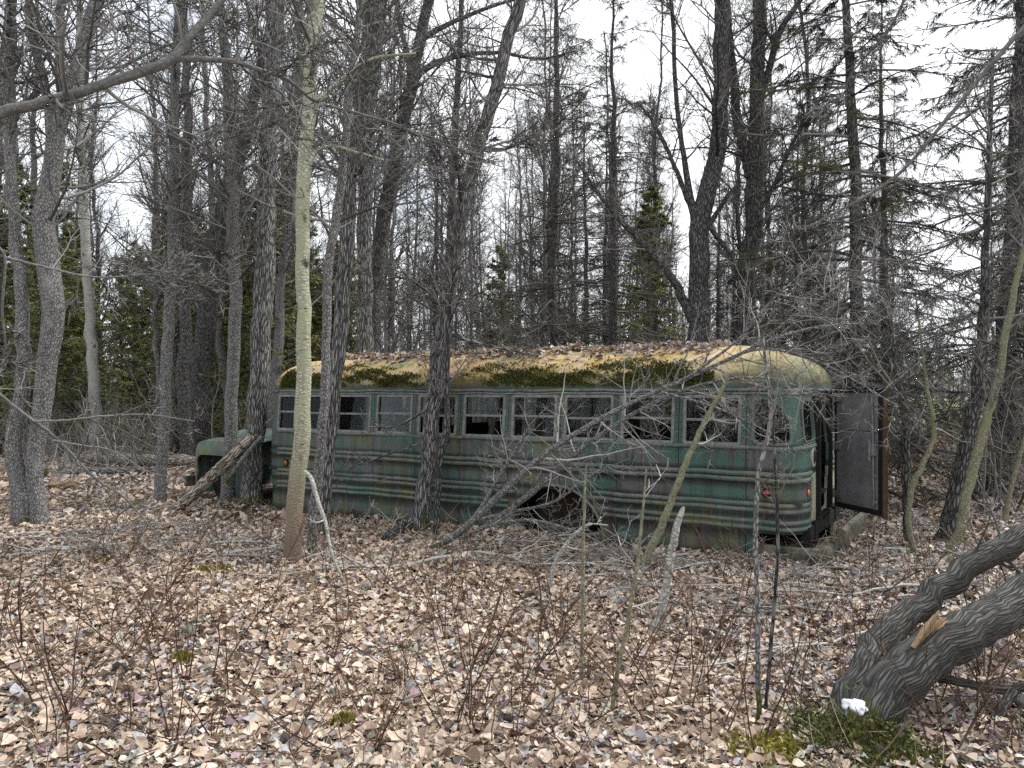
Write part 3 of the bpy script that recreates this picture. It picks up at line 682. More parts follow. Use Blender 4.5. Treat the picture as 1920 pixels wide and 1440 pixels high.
# nose: hood, fenders, grille
def fshape(x, z):
    s = rrect(x, z, 8.05, 9.68, -.06, .93, (.02, .10, .30, .05))
    hole = rrect(x, z, 8.62, 9.56, -.5, .70, (.05, .05, .16, .2))
    return np.minimum(-s, hole)
for v0, v1 in ((.16, .80), (WD - .16, WD - .80)):
    def ff(p, z, k, v0=v0, v1=v1):
        e = np.clip((z - .70) / .23, 0, 1); sgn = 1 if v1 > v0 else -1
        inset = .05 * e ** 2 + .10 * np.clip((p - 9.45) / .25, 0, 1) ** 2
        return bl(p, v0 + sgn * (inset - k), z)
    fen = shell('fender', np.linspace(8.0, 9.74, 90), np.linspace(-.1, .97, 56), fshape, ff, M['fender'], bus, thick=.02, close=False)
    # crown of the fender
    a = np.linspace(0, 1, 60); ang_ = np.linspace(0, np.pi / 2, 16)
    prof = [(8.05 + 1.33 * q, .93) for q in np.linspace(0, 1, 20)] + [(9.38 + .30 * math.sin(q), .63 + .30 * math.cos(q)) for q in ang_[1:]] + [(9.68, .5), (9.66, .28), (9.64, .05)]
    prof = np.array(prof); vs = np.linspace(0, 1, 12); sgn = 1 if v1 > v0 else -1
    V = []
    for q in vs:
        for (x, z) in prof: 
            crown = .035 * math.sin(q * math.pi)
            ins = .05 + .10 * np.clip((x - 9.45) / .25, 0, 1) ** 2
            V.append((x, -((v0 + sgn * ins) + (v1 - v0 - sgn * ins) * q), z + crown * (1 if z > .6 else 0)))
    m_ = len(prof); i = np.arange(11)[:, None] * m_; j = np.arange(m_ - 1)[None]
    mb = MB(); mb.add(V, np.stack([i + j, i + j + 1, i + m_ + j + 1, i + m_ + j], -1).reshape(-1, 4)); mb.obj('fender_crown', M['fender'], bus)
mb = MB(); K = 24; xs_ = np.linspace(LF - .02, 9.72, 20)
V = []
for x in xs_:
    t_ = (x - LF) / 1.97; hw = .62 - .16 * t_; top = 1.13 - .06 * t_ - .12 * max(0, (t_ - .85) / .15) ** 2
    for q in np.linspace(0, math.pi, K):
        V.append((x, -(WD / 2 + hw * -math.copysign(abs(math.cos(q)) ** .55, math.cos(q))), .55 + (top - .55) * abs(math.sin(q)) ** .5))
i = np.arange(19)[:, None] * K; j = np.arange(K - 1)[None]
mb.add(V, np.stack([i + j, i + j + 1, i + K + j + 1, i + K + j], -1).reshape(-1, 4)); mb.obj('hood', M['fender'], bus)
mb = MB()
for z in np.linspace(.45, .95, 8): box(mb, 9.70, 9.73, WD / 2 - .42, WD / 2 + .42, z, z + .025)
box(mb, 9.62, 9.69, WD / 2 - .45, WD / 2 + .45, .3, 1.02); mb.obj('grille', M['rubber'], bus, smooth=False)
for v in (.48, WD - .48):
    mb = MB(); S = 24; th = np.arange(S) * 2 * np.pi / S
    V = np.array([[9.69 + h, -(v + rr * math.cos(q)), .62 + rr * math.sin(q)] for rr, h in ((.11, -.03), (.11, .03), (.085, .04), (.06, .02), (.001, .03)) for q in th])
    i = np.arange(4)[:, None] * S; j = np.arange(S)[None]; j2 = (j + 1) % S
    mb.add(V, np.stack([i + j, i + j2, i + S + j2, i + S + j], -1).reshape(-1, 4)); mb.obj('headlamp', M['chrome'], bus)
mb = MB(); box(mb, 9.80, 9.86, .15, WD - .15, .15, .33); bevel(mb.obj('front_bumper', M['bumper'], bus, smooth=False), .02)

# ------------------------------------------------------------------ dead leaves on the ground and on the roof
def leaves(mb, c, g, size, tilt, nrm_=None):
    """curled oval leaves: midrib of 4 points, 3 points each side"""
    N = len(c)
    tp = np.array([(-1, 0), (-.35, 0), (.3, 0), (1, 0), (-.6, .42), (.0, .62), (.55, .38), (-.6, -.42), (.0, -.62), (.55, -.38)], float)
    x = np.tile(tp[:, 0], (N, 1)); y = np.tile(tp[:, 1], (N, 1))
    y = y * g.uniform(.75, 1.25, (N, 1)) * (1 + .22 * g.normal(size=(N, 10))); x = x * (1 + .08 * g.normal(size=(N, 10)))
    cu = g.normal(0, .35, (N, 1)); fo = g.normal(.15, .5, (N, 1)); tw = g.normal(0, .3, (N, 1))
    z = cu * x * x + fo * np.abs(y) + tw * x * y + .06 * g.normal(size=(N, 10))
    s = (size * np.clip(np.exp(.38 * g.normal(size=N)), .4, 2.1))[:, None]
    yaw = g.uniform(0, 2 * np.pi, N); ti = np.abs(g.normal(0, tilt, N)); ta = g.uniform(0, 2 * np.pi, N)
    ax = np.stack([np.cos(yaw), np.sin(yaw), 0 * yaw], 1); ay = np.stack([-np.sin(yaw), np.cos(yaw), 0 * yaw], 1)
    n = norm(np.stack([np.sin(ti) * np.cos(ta), np.sin(ti) * np.sin(ta), np.cos(ti)], 1))
    if nrm_ is not None: n = norm(n * .6 + nrm_)
    ax = norm(ax - n * (ax * n).sum(1, keepdims=True)); ay = np.cross(n, ax)
    V = c[:, None, :] + s[..., None] * (x[..., None] * ax[:, None] + y[..., None] * ay[:, None] + z[..., None] * n[:, None])
    o = np.arange(N)[:, None, None] * 10
    q = np.array([[1, 2, 5, 4], [2, 1, 7, 8]]); q = np.array([[1, 2, 5, 4], [2, 1, 7, 8]])
    tt = np.array([[0, 1, 4], [2, 6, 5], [2, 3, 6], [0, 7, 1], [2, 8, 9], [2, 9, 3]])
    mb.add(V.reshape(-1, 3), (o + q[None]).reshape(-1, 4), (o + tt[None]).reshape(-1, 3))
g = np.random.default_rng(21)
def scatter(n, y0, y1, pad=1.15, pw=1.):
    y = y0 + (y1 - y0) * g.uniform(0, 1, int(n * 1.0)) ** pw
    x = g.uniform(-1, 1, len(y)) * (960 / F * pad * y + .6)
    return x, y
lm = MB()
for (n, y0, y1, sz, ti, zz) in ((22000, 2.2, 5.4, .033, .25, .02), (38000, 2.2, 5.2, .026, .6, .06), (24000, 5.2, 10.5, .038, .25, .03), (52000, 5.2, 10.5, .029, .6, .07), (36000, 10.5, 24, .05, .6, .07), (9000, 24, 45, .12, .5, .05)):
    x, y = scatter(n, y0, y1)
    k = ~bus_inside(x, y); x, y = x[k], y[k]
    z = gh(x, y) + g.uniform(.004, zz, len(x))
    leaves(lm, np.stack([x, y, z], 1), g, sz, ti)
tag(lm.obj('leaf_litter', M['leaf'], smooth=False), 'carpet of dead tan and grey leaves over the forest floor', 'leaf litter', kind='stuff')
# leaves heaped on the roof
p = g.uniform(.4, pn_(1.0), 9000); h = np.clip(np.pi / 2 - np.abs(g.normal(0, .34, 9000)), .5, np.pi / 2)
keep = (sn(p, h) > -1.0 - (h > 1.2) * 1.2); p, h = p[keep], h[keep]
side = g.uniform(0, 1, len(p)) < .5
p2 = np.where(side, p, pf_(LF - RC - p)); c = roofpt(p2, h)
cw = np.stack([P0[0] + c[:, 0] * U[0] - c[:, 1] * VV[0], P0[1] + c[:, 0] * U[1] - c[:, 1] * VV[1], c[:, 2] + g.uniform(.0, .05, len(c))], 1)
rl = MB(); leaves(rl, cw, g, .036, .35)
tag(rl.obj('roof_leaves', M['leaf'], smooth=False), 'dead leaves and litter lying along the crown of the bus roof', 'leaf litter', kind='stuff')

# ------------------------------------------------------------------ trees
def crown_levels(g, mb, P, rad, n1, t0, t1, l1, ang1, trop1, n2, n3, tw=.0042, wob=.115, up=.03, lmin=.35, r1=.45, l3=.5):
    """branches, side branches and twigs off the trunk polyline P (K,3)"""
    st, di, r, t, _ = kids(g, P[None], rad[None], n1, t0, t1, ang1, .25)
    Ln = l1 * g.uniform(lmin, 1.1, len(st)) * (1.15 - .6 * t)
    r0 = np.minimum(r * r1, .010 * Ln + .006)
    A, ar = grow(g, st, di, Ln, r0, 9, wob, (0, 0, trop1), .22)
    v, q, b_ = tubes(A, ar, 5); mb.add(v, q, None, b_)
    st, di, r, t, ix = kids(g, A, ar, n2, .15, .98, .85, .25)
    L2 = Ln[ix] * g.uniform(.22, .55, len(ix)) * (1.15 - .55 * t)
    B, br = grow(g, st, di, L2, np.maximum(r * .6, tw), 6, wob * 1.1, (0, 0, up), .35)
    v, q, b_ = tubes(B, br, 4); mb.add(v, q, None, b_)
    if n3:
        st, di, r, t, ix = kids(g, B, br, n3, .15, 1., .75, .25)
        L3 = np.clip(L2[ix] * g.uniform(.3, .8, len(ix)), .08, l3)
        D, dr = grow(g, st, di, L3, np.maximum(r * .6, tw * .8), 4, wob * 1.2, (0, 0, up), .45)
        v, q, b_ = tubes(D, dr, 3); mb.add(v, q, None, b_)
    return A, ar
def trunk_path(pts, d, K=46, ext=3.5, lean_=(0., 0.), dd=0.):
    """photo trace [(px, py, width px)] at depth d -> world polyline and radii, running on above the frame"""
    w3 = []
    n = len(pts)
    for i, (px, py, wd) in enumerate(pts):
        dk = d + dd * i / max(n - 1, 1)
        a = at(px, py, dk); w3.append((*a, wd / F * dk / 2))
    w3 = np.array(w3)
    if ext:
        dr = norm(w3[-1, :3] - w3[-2, :3]); w3 = np.vstack([w3, [*(w3[-1, :3] + dr * ext * .5), w3[-1, 3] * .8], [*(w3[-1, :3] + dr * ext), w3[-1, 3] * .5]])
    s = spline(w3, K); return s[:, :3], np.maximum(s[:, 3], .004)
def tree(name, cat, label, stems, barkm, crown, seed, twig='twig', base=None, group=None, S=14, flare=.5):
    """stems: list of (polyline, radii). each stem roots in the ground or in another stem; crown: list of keyword dicts per stem"""
    g = np.random.default_rng(seed)
    root = stems[0][0][0].copy() if base is None else np.asarray(base, float)
    o = empty(name, tuple(root)); tag(o, label, cat, group)
    tm = MB(); cm = MB()
    for k, (P, rad) in enumerate(stems):
        P = P - root; K = len(P)
        h = np.linalg.norm(P - P[0], axis=1)
        if flare and (k == 0 or h[0] < .02): rad = rad * (1 + flare * np.exp(-h / .14))
        P = P.copy(); P[1:-1] += np.minimum(.12 * rad[1:-1, None], .12 * np.linalg.norm(P[2:] - P[1:-1], axis=1)[:, None]) * g.normal(size=(K - 2, 3))
        v, q, b_ = tubes(P[None], rad[None], S, .022, seed + k); tm.add(v, q, None, b_ + np.array([0, 0, k * 7.3]))
        cs = crown[k] if isinstance(crown, (list, tuple)) else crown
        for c in ([cs] if isinstance(cs, dict) else (cs or [])): crown_levels(g, cm, P, rad, **c)
    tm.obj('trunk', M[barkm], o)
    if cm.n: cm.obj('crown', M[twig], o, smooth=True)
    return o
def cr(n1, t0, t1, l1, ang=1.05, trop=.05, n2=7, n3=6, **k): return dict(n1=n1, t0=t0, t1=t1, l1=l1, ang1=ang, trop1=trop, n2=n2, n3=n3, **k)
def base_d(px, py): return gpt(px, py)[1]
def hero(name, cat, label, pts, barkm, crown, seed, d=None, ext=3.5, twig='twig', dd=0., extra=(), S=14, flare=.3, K=46, group=None, ws=.86):
    pts = [(a, b_, c * ws) for a, b_, c in pts]; extra = [([(*q[:2], q[2] * ws * .9, *q[3:]) for q in ep], ec) for ep, ec in extra]
    d = d or base_d(pts[0][0], pts[0][1])
    if isinstance(crown, dict): crown = dict(crown, n1=int(crown['n1'] * 1.4))
    p0 = pts[0]
    g0 = gh((p0[0] - 960) / F * d, d)
    pyb = HZ + (CZ - g0) * F / d
    pts = [(p0[0], pyb + 14, p0[2])] + [p for p in pts[0:] if p[1] < pyb - 6]
    st = [trunk_path(pts, d, K, ext, dd=dd)]; crs = [crown]
    for (ep, ec) in extra:
        ed = d
        if len(ep[0]) == 4: ed = ep[0][3]; ep = [p[:3] for p in ep]
        st.append(trunk_path(ep, ed, 24, 0 if ec is None or ec.get('noext') else (1.5 if ep[-1][1] < 30 else 0)))
        ec = dict(ec) if ec else None
        if ec: ec.pop('noext', None)
        crs.append(ec)
    return tree(name, cat, label, st, barkm, crs, seed, twig, S=S, flare=flare, group=group)

# --- trees one can tell apart in the photograph, left to right
hero('tree', 'tree', 'thick grey tree at the left edge, two fused stems on a bulging base',
     [(50, 988, 44), (40, 935, 42), (27, 880, 36), (32, 800, 33), (40, 740, 30), (44, 640, 28), (38, 520, 25), (24, 400, 23), (16, 200, 22), (22, 60, 22), (20, 0, 21)], 'grey',
     cr(40, .45, .95, 2.2, n2=6, n3=5), 101, extra=[([(80, 1000, 42), (70, 935, 38), (60, 880, 38), (71, 820, 39), (80, 755, 42), (90, 690, 45), (100, 560, 50), (82, 420, 52), (96, 300, 42), (118, 210, 36), (152, 100, 32), (180, 0, 28)], cr(40, .45, .95, 2.2)),
     ([(100, 300, 26), (88, 180, 22), (60, 60, 18), (55, 0, 16)], cr(14, .2, .95, 1.2)), ([(118, 210, 26), (112, 100, 20), (115, 0, 18)], cr(14, .2, .95, 1.2))], S=20, flare=.15)
hero('birch_tree', 'tree', 'slim pale birch far behind the fallen logs at left', [(182, 858, 26), (178, 760, 24), (170, 640, 22), (165, 520, 20), (156, 340, 18), (150, 150, 15), (150, 0, 12)], 'palegrey', cr(50, .45, .98, 2.4), 102)
hero('tree', 'tree', 'slender grey tree with a mossy foot standing left of the bus nose', [(298, 942, 25), (308, 800, 23), (312, 680, 24), (322, 500, 23), (326, 330, 20), (328, 150, 18), (338, 0, 15)], 'grey', cr(55, .3, .95, 1.8), 103)
hero('tree', 'tree', 'dark rough-barked tree behind the bus nose, bending right high up', [(368, 850, 48), (374, 720, 45), (386, 600, 42), (400, 470, 38), (425, 370, 36), (448, 290, 30), (470, 200, 26), (500, 80, 22), (515, 0, 18)], 'dark', cr(45, .3, .95, 2.8), 104, d=19.)
hero('tree', 'tree', 'slim grey tree in front of the bus hood', [(425, 944, 30), (432, 820, 28), (438, 700, 27), (441, 540, 27), (436, 380, 25), (430, 250, 24), (425, 120, 22), (414, 0, 20)], 'grey', cr(55, .3, .95, 1.8), 105)
hero('tree', 'tree', 'stout furrowed tree covering the front corner of the bus', [(466, 948, 48), (478, 820, 42), (487, 690, 42), (496, 520, 42), (500, 360, 40), (506, 220, 36), (511, 100, 34), (518, 0, 32)], 'furrow', cr(40, .4, .95, 2.2), 106, S=20)
hero('birch_tree', 'tree', 'yellowish smooth-barked birch nearest the bus, brown at its foot', [(548, 1058, 38), (552, 960, 36), (562, 860, 36), (568, 720, 33), (569, 600, 31), (566, 480, 30), (571, 320, 30), (578, 210, 29), (588, 80, 28), (598, 0, 25)], 'pale',
     cr(26, .45, .95, 1.7), 107, S=20, flare=.2, extra=[([(572, 222, 12), (574, 160, 10), (578, 60, 9), (592, 0, 8)], cr(14, .2, .9, .9)), ([(580, 310, 11), (590, 285, 9), (620, 273, 8), (668, 285, 6), (720, 300, 4)], cr(10, .3, 1, .5)),
     ([(580, 205, 12), (640, 150, 9), (700, 110, 7), (780, 100, 5)], cr(14, .3, 1, .7))])
hero('young_tree', 'tree', 'thin grey tree leaning just behind the yellowish birch', [(578, 1042, 22), (592, 930, 21), (603, 820, 21), (610, 700, 20), (616, 500, 19), (640, 350, 18), (652, 220, 17), (668, 80, 15), (676, 0, 13)], 'grey', cr(36, .35, .95, 1.4), 108, d=8.3)
hero('tree', 'tree', 'tall furrowed tree right of the birch, against the bus side', [(606, 985, 30), (614, 880, 27), (624, 760, 29), (634, 660, 32), (642, 580, 34), (650, 450, 34), (656, 340, 30), (670, 250, 33), (684, 170, 36), (690, 80, 30), (694, 0, 25)], 'furrow',
     cr(40, .4, .95, 2.4), 109, d=9.45, S=20, extra=[([(690, 250, 14), (720, 230, 12), (760, 245, 10), (830, 268, 7), (910, 300, 4)], cr(14, .2, 1, .8))])
hero('tree', 'tree', 'pale cracked trunk rising behind the bus roof beside the furrowed tree', [(684, 700, 36), (684, 600, 34), (683, 480, 32), (684, 360, 31), (694, 240, 27), (704, 120, 24), (716, 0, 22)], 'furrow', cr(34, .4, .95, 2.8), 110, d=13.6)
hero('tree', 'tree', 'dark tree behind the bus roof leaning right with heavy limbs', [(690, 720, 40), (700, 540, 36), (715, 440, 34), (735, 330, 32), (752, 240, 30), (772, 150, 28), (790, 60, 24), (806, 0, 22)], 'dark', cr(34, .4, .95, 2.6), 111, d=14.5,
     extra=[([(770, 160, 18), (800, 128, 16), (850, 108, 13), (930, 98, 9), (1010, 110, 6), (1080, 95, 3)], cr(22, .2, 1, 1.1)), ([(775, 145, 16), (760, 90, 13), (748, 40, 11), (746, 0, 9)], cr(12, .2, 1, 1.1)), ([(784, 80, 14), (830, 50, 12), (900, 20, 9), (960, 0, 7)], cr(16, .2, 1, 1.1))])
hero('tree', 'tree', 'furrowed tree leaning right across the middle of the bus', [(790, 998, 40), (795, 930, 37), (806, 830, 36), (820, 700, 35), (836, 570, 35), (852, 460, 34), (872, 370, 32), (905, 250, 30), (938, 130, 28), (975, 0, 26)], 'furrow',
     cr(38, .4, .95, 1.9), 112, S=20, extra=[([(835, 580, 10), (800, 545, 7), (740, 520, 5), (680, 560, 2.5)], cr(12, .2, 1, .6)), ([(830, 620, 9), (880, 640, 8), (950, 655, 6), (1010, 668, 4)], cr(12, .2, 1, .5)), ([(896, 278, 14), (940, 280, 9), (985, 262, 6), (1030, 235, 3)], cr(14, .2, 1, .8)),
     ([(806, 760, 8), (780, 780, 6), (740, 800, 5), (690, 800, 3)], cr(9, .3, 1, .35, n2=4, n3=2)), ([(802, 830, 6), (760, 840, 5), (700, 862, 4), (620, 890, 2.5)], cr(10, .3, 1, .4, n2=4, n3=2))])
hero('young_tree', 'tree', 'thin dark stem growing close behind the leaning tree, a burl halfway up', [(818, 985, 14), (820, 930, 15), (824, 860, 12), (836, 820, 20), (838, 760, 12), (840, 640, 12), (852, 480, 11), (866, 380, 8)], 'dark', cr(22, .4, .98, .9), 113, d=9.25, ext=0)
hero('tree', 'tree', 'thin dark tree behind the bus roof, just right of the leaning trunk', [(838, 690, 20), (842, 560, 18), (846, 420, 17), (852, 260, 15), (860, 120, 13), (866, 0, 11)], 'dark', cr(55, .25, .98, 2.2), 114, d=17.)
hero('tree', 'tree', 'big dark trunk behind the bus with a long limb reaching left', [(1306, 720, 48), (1310, 620, 44), (1311, 520, 43), (1312, 440, 42), (1328, 360, 38), (1346, 280, 36), (1352, 180, 34), (1352, 80, 33), (1354, 0, 32)], 'dark',
     cr(30, .45, .95, 2.6), 115, d=13., S=18, extra=[([(1300, 600, 24), (1262, 525, 20), (1215, 465, 17), (1170, 420, 14), (1120, 360, 9), (1080, 300, 5)], cr(26, .2, 1, 1.3)), ([(1304, 420, 18), (1290, 340, 15), (1275, 250, 12), (1266, 150, 11), (1262, 40, 10), (1258, 0, 9)], cr(22, .2, 1, 1.3)),
     ([(1312, 450, 16), (1340, 405, 12), (1370, 360, 9), (1388, 345, 7)], cr(10, .3, 1, .6)), ([(1316, 400, 14), (1345, 445, 12), (1372, 480, 11), (1385, 520, 8)], cr(10, .3, 1, .5)),
     ([(1300, 400, 14), (1260, 300, 10), (1225, 230, 8), (1195, 190, 5)], cr(16, .3, 1, 1.))])
hero('tree', 'tree', 'dark tree forking twice beside the big trunk behind the bus', [(1388, 720, 42), (1394, 620, 38), (1400, 520, 38), (1410, 430, 38), (1414, 350, 36), (1418, 260, 32), (1421, 150, 30), (1426, 0, 28)], 'dark',
     cr(30, .45, .95, 2.4), 116, d=13.4, S=18, extra=[([(1410, 330, 26), (1392, 270, 24), (1380, 200, 22), (1372, 100, 20), (1360, 0, 18)], cr(18, .3, 1, 1.5)), ([(1420, 200, 20), (1442, 130, 17), (1462, 60, 15), (1500, 0, 13)], cr(20, .2, 1, 1.5)),
     ([(1420, 400, 12), (1450, 350, 10), (1490, 260, 8), (1530, 200, 5)], cr(18, .2, 1, 1.1)), ([(1404, 470, 9), (1380, 510, 8), (1376, 570, 8), (1372, 640, 7)], None)])
# bare branches that hang into the frame from trees standing beside the camera
def limb(name, cat, label, traces, barkm, seed, twig='twig', S=10, root=True, group=None):
    """traces: list of (d0, d1, pts, crown)"""
    st = []; crs = []
    for (d0, d1, pts, c) in traces:
        n = len(pts); w3 = []
        for i, (px, py, wd) in enumerate(pts):
            dk = d0 + (d1 - d0) * i / (n - 1); w3.append((*at(px, py, dk), wd / F * dk / 2))
        s = spline(np.array(w3), 36); st.append((s[:, :3], np.maximum(s[:, 3], .0025))); crs.append(c)
    return tree(name, cat, label, st, barkm, crs, seed, twig, S=S, flare=0, group=group)
def side_tree(name, label, foot, traces, barkm, seed, rad=.10):
    """a tree outside the frame: its trunk stands at foot, its limbs are traced from the photo"""
    x, y = foot; P = spline(np.array([(x, y, gh(x, y) - .15, rad * 1.1), (x + .03, y, 1.5, rad), (x - .02, y + .03, 3.2, rad * .85), (x, y, 5.5, rad * .6), (x + .1, y, 8, rad * .2)], float), 40)
    st = [(P[:, :3], P[:, 3])]; crs = [cr(14, .55, .98, 1.6, n2=4, n3=0)]
    for (d0, d1, pts, c) in traces:
        n = len(pts); w3 = []
        for i, (px, py, wd) in enumerate(pts):
            dk = d0 + (d1 - d0) * i / (n - 1); w3.append((*at(px, py, dk), wd / F * dk / 2))
        s = spline(np.array(w3), 36)
        k = int(np.argmin(np.abs(P[:, 2] - s[0, 2] + .35))); j = np.linspace(0, 1, 8)[:-1, None]
        con = np.hstack([P[k, :3] * (1 - j) + s[0, :3] * j, np.full((7, 1), s[0, 3] * 1.05)]) if c is not None and c.get('join') else np.zeros((0, 4))
        s = np.vstack([con, s]); c = dict(c) if c else None
        if c: c.pop('join', None)
        st.append((s[:, :3], np.maximum(s[:, 3], .0025))); crs.append(c)
    return tree(name, 'tree', label, st, barkm, crs, seed, 'twig', S=12, flare=.3)
side_tree('tree', 'smooth grey tree at the left edge, its long high limb crossing the trunks', (-3.7, 4.0),
    [(4.2, 4.6, [(-60, 232, 19.8), (0, 212, 19.8), (150, 172, 19.0), (240, 142, 18.2), (310, 118, 18.2), (350, 75, 13.7), (385, 35, 12.2), (425, -10, 11.4), (480, -80, 9.1)], dict(cr(12, .2, .95, .8), join=1)),
     (4.5, 5.2, [(318, 112, 10.6), (370, 110, 9.9), (440, 116, 9.1), (500, 136, 8.4), (540, 150, 7.6), (588, 188, 6.1), (640, 205, 5.3), (740, 232, 4.2), (800, 260, 3.0), (900, 290, 1.9)], cr(24, .15, 1, .7)),
     (4.6, 4.9, [(180, 162, 6.1), (240, 120, 5.3), (300, 90, 4.6), (390, 60, 3.0), (470, 40, 2.3)], cr(12, .2, 1, .6)),
     (4.6, 4.9, [(230, 145, 4.6), (215, 60, 3.8), (200, 0, 3.0)], cr(8, .2, 1, .5))], 'smooth', 130)
side_tree('tree', 'pale slim tree at the left edge with a low branch slanting down to the leaves', (-4.6, 5.2),
    [(5.7, 6.6, [(-40, 700, 7.6), (0, 740, 6.8), (60, 788, 6.8), (105, 822, 6.1), (180, 898, 4.6), (230, 930, 3.8), (280, 985, 3.0), (320, 1030, 1.9)], dict(cr(14, .2, 1, .5, n2=4, n3=3), join=1)),
     (5.9, 6.6, [(60, 790, 4.6), (120, 788, 3.8), (200, 780, 3.8), (280, 778, 3.0), (365, 790, 1.9)], cr(14, .2, 1, .5, n2=4, n3=2)),
     (5.9, 6.4, [(100, 826, 3.8), (160, 836, 3.4), (210, 846, 3.0), (280, 885, 2.3), (330, 895, 1.5)], cr(8, .2, 1, .4, n2=4, n3=2)),
     (5.2, 5.5, [(-30, 450, 5.3), (8, 480, 4.6), (4, 580, 4.6), (10, 650, 3.8), (0, 700, 3.0)], cr(8, .2, 1, .6)),
     (5.2, 6.0, [(-30, 470, 5.3), (60, 495, 4.6), (180, 520, 3.8), (290, 515, 3.0), (400, 540, 1.9)], cr(20, .2, 1, .7))], 'smooth', 131, rad=.06)
side_tree('tree', 'smooth slim tree at the upper right edge with one thin limb slanting down left', (4.0, 4.4),
    [(4.3, 5.0, [(1990, -30, 10.6), (1920, 52, 9.9), (1850, 130, 8.4), (1790, 205, 7.6), (1740, 265, 6.8), (1690, 322, 6.1), (1620, 370, 5.3), (1560, 402, 4.2), (1510, 428, 3.0), (1492, 425, 2.3), (1488, 405, 1.5)], dict(cr(7, .3, 1, .5, n2=3, n3=2), join=1)),
     (4.5, 5.0, [(1700, -10, 4.6), (1670, 50, 4.2), (1620, 110, 3.8), (1590, 150, 3.0), (1585, 200, 2.3)], cr(8, .2, 1, .5)),
     (4.4, 5.2, [(1960, 300, 3.8), (1860, 390, 3.4), (1760, 360, 3.0), (1660, 330, 2.3), (1560, 320, 1.5)], dict(cr(8, .2, 1, .6, n2=3, n3=2), join=1))], 'smooth', 132, rad=.07)

# ------------------------------------------------------------------ conifers and background trees (built once, then copied)
def conifer(name, H, r0, nb, Lb, droop, seed, need, nlev, cedar=False, z0=.5, label=None, group=None, cat='tree', trunk='dark'):
    g = np.random.default_rng(seed); o = empty(name)
    K = 40; zz = np.linspace(-.3, H, K); P = np.stack([.02 * np.cumsum(g.normal(size=K)), .02 * np.cumsum(g.normal(size=K)), zz], 1)
    rad = r0 * np.clip(1 - zz / H, .03, 1) ** .8
    tm = MB(); v, q, b_ = tubes(P[None], rad[None], 12, .02, seed); tm.add(v, q, None, b_); tm.obj('trunk', M[trunk], o)
    t = np.sort(g.uniform(z0 / H, .985, nb)); a = g.uniform(0, 2 * np.pi, nb); i = np.clip((t * (K - 1)), 0, K - 1.01); ii = i.astype(int)
    st = P[ii] + (P[ii + 1] - P[ii]) * (i - ii)[:, None]
    sl = .35 - droop * (1 - t)
    di = np.stack([np.cos(a), np.sin(a), sl + .12 * g.normal(size=nb)], 1)
    Ln = Lb * (1.05 - .95 * t ** 1.3) * g.uniform(.55, 1.1, nb)
    cm = MB()
    A, ar = grow(g, st, di, Ln, .006 + .009 * Ln, 9, .09, (0, 0, .02 - .05 * droop), .25)
    v, q, b_ = tubes(A, ar, 4); cm.add(v, q)
    # side twigs lie mostly in the branch's own plane
    st, di2, r, tt, ix = kids(g, A, ar, nlev, .12, 1., .8, .2)
    di2[:, 2] *= .45; di2[:, 2] -= .12 if not cedar else .05
    L2 = np.clip(Ln[ix] * (1.1 - .8 * tt) * g.uniform(.15, .45, len(ix)), .08, .9)
    B, br = grow(g, st, di2, L2, np.maximum(r * .5, .004), 5, .14, (0, 0, -.05), .4)
    v, q, b_ = tubes(B, br, 3); cm.add(v, q)
    cm.obj('crown', M['twigdark'], o)
    nm = MB()
    if cedar:
        st, di3, r, t3, ix = kids(g, B, br, need, .1, 1., .7, .3)
        N = len(st); n_ = norm(np.array([0, 0, 1.]) + .5 * g.normal(size=(N, 3))); d = norm(di3 * np.array([1, 1, .5]) + np.array([0, 0, -.25])); s = norm(np.cross(n_, d))
        Lq = g.uniform(.06, .16, N)[:, None]; wq = Lq * g.uniform(.12, .28, (N, 1))
        V = np.stack([st, st + d * Lq * .5 + s * wq, st + d * Lq, st + d * Lq * .55 - s * wq], 1); nm.add(V.reshape(-1, 3), np.arange(N * 4).reshape(-1, 4))
        nm.obj('foliage', M['cedar'], o, smooth=False)
    elif need:
        st, di3, r, t3, ix = kids(g, B, br, need, .05, 1., .6, .3)
        N = len(st); di3[:, 2] -= .35
        D, dr = grow(g, st, di3, g.uniform(.05, .15, N), g.uniform(.003, .0055, N), 3, .1, (0, 0, -.15), .3)
        v, q, b_ = tubes(D, dr, 3); nm.add(v, q); nm.obj('foliage', M['spruce'], o, smooth=False)
    tag(o, label, cat, group); return o
def place(o, px, d, s=1., rz=0., dz=0.):
    x = (px - 960) / F * d; o.location = (x, d, gh(x, d) + dz); o.rotation_euler = (0, 0, rz); o.scale = (s, s, s); return o
s1 = conifer('spruce_tree', 13, .125, 170, 2.9, .75, 201, 18, 18, label='tall dark spruce behind the rear of the bus')
place(s1, 1606, 12.2, 1., 1.)
s2 = conifer('spruce_tree', 14, .175, 170, 3.0, .75, 202, 17, 18, z0=1.2, label='thick dark spruce at the right edge with a mossy streak on its trunk')
place(s2, 1868, 12.6, 1., 2.); s2.rotation_euler = (0, R(-4), 2.)
s3 = conifer('spruce_tree', 13, .13, 150, 2.4, .6, 203, 6, 15, label='spruce with bare lower limbs behind the middle of the bus')
place(s3, 1038, 17., 1., .3)
s4 = copy_tree(s3); s4['label'] = 'spruce behind the bus between the bare-limbed spruce and the big dark trunk'; place(s4, 1150, 15.5, .85, 2.)
GB = 'bare trees crowding the woods behind the bus'
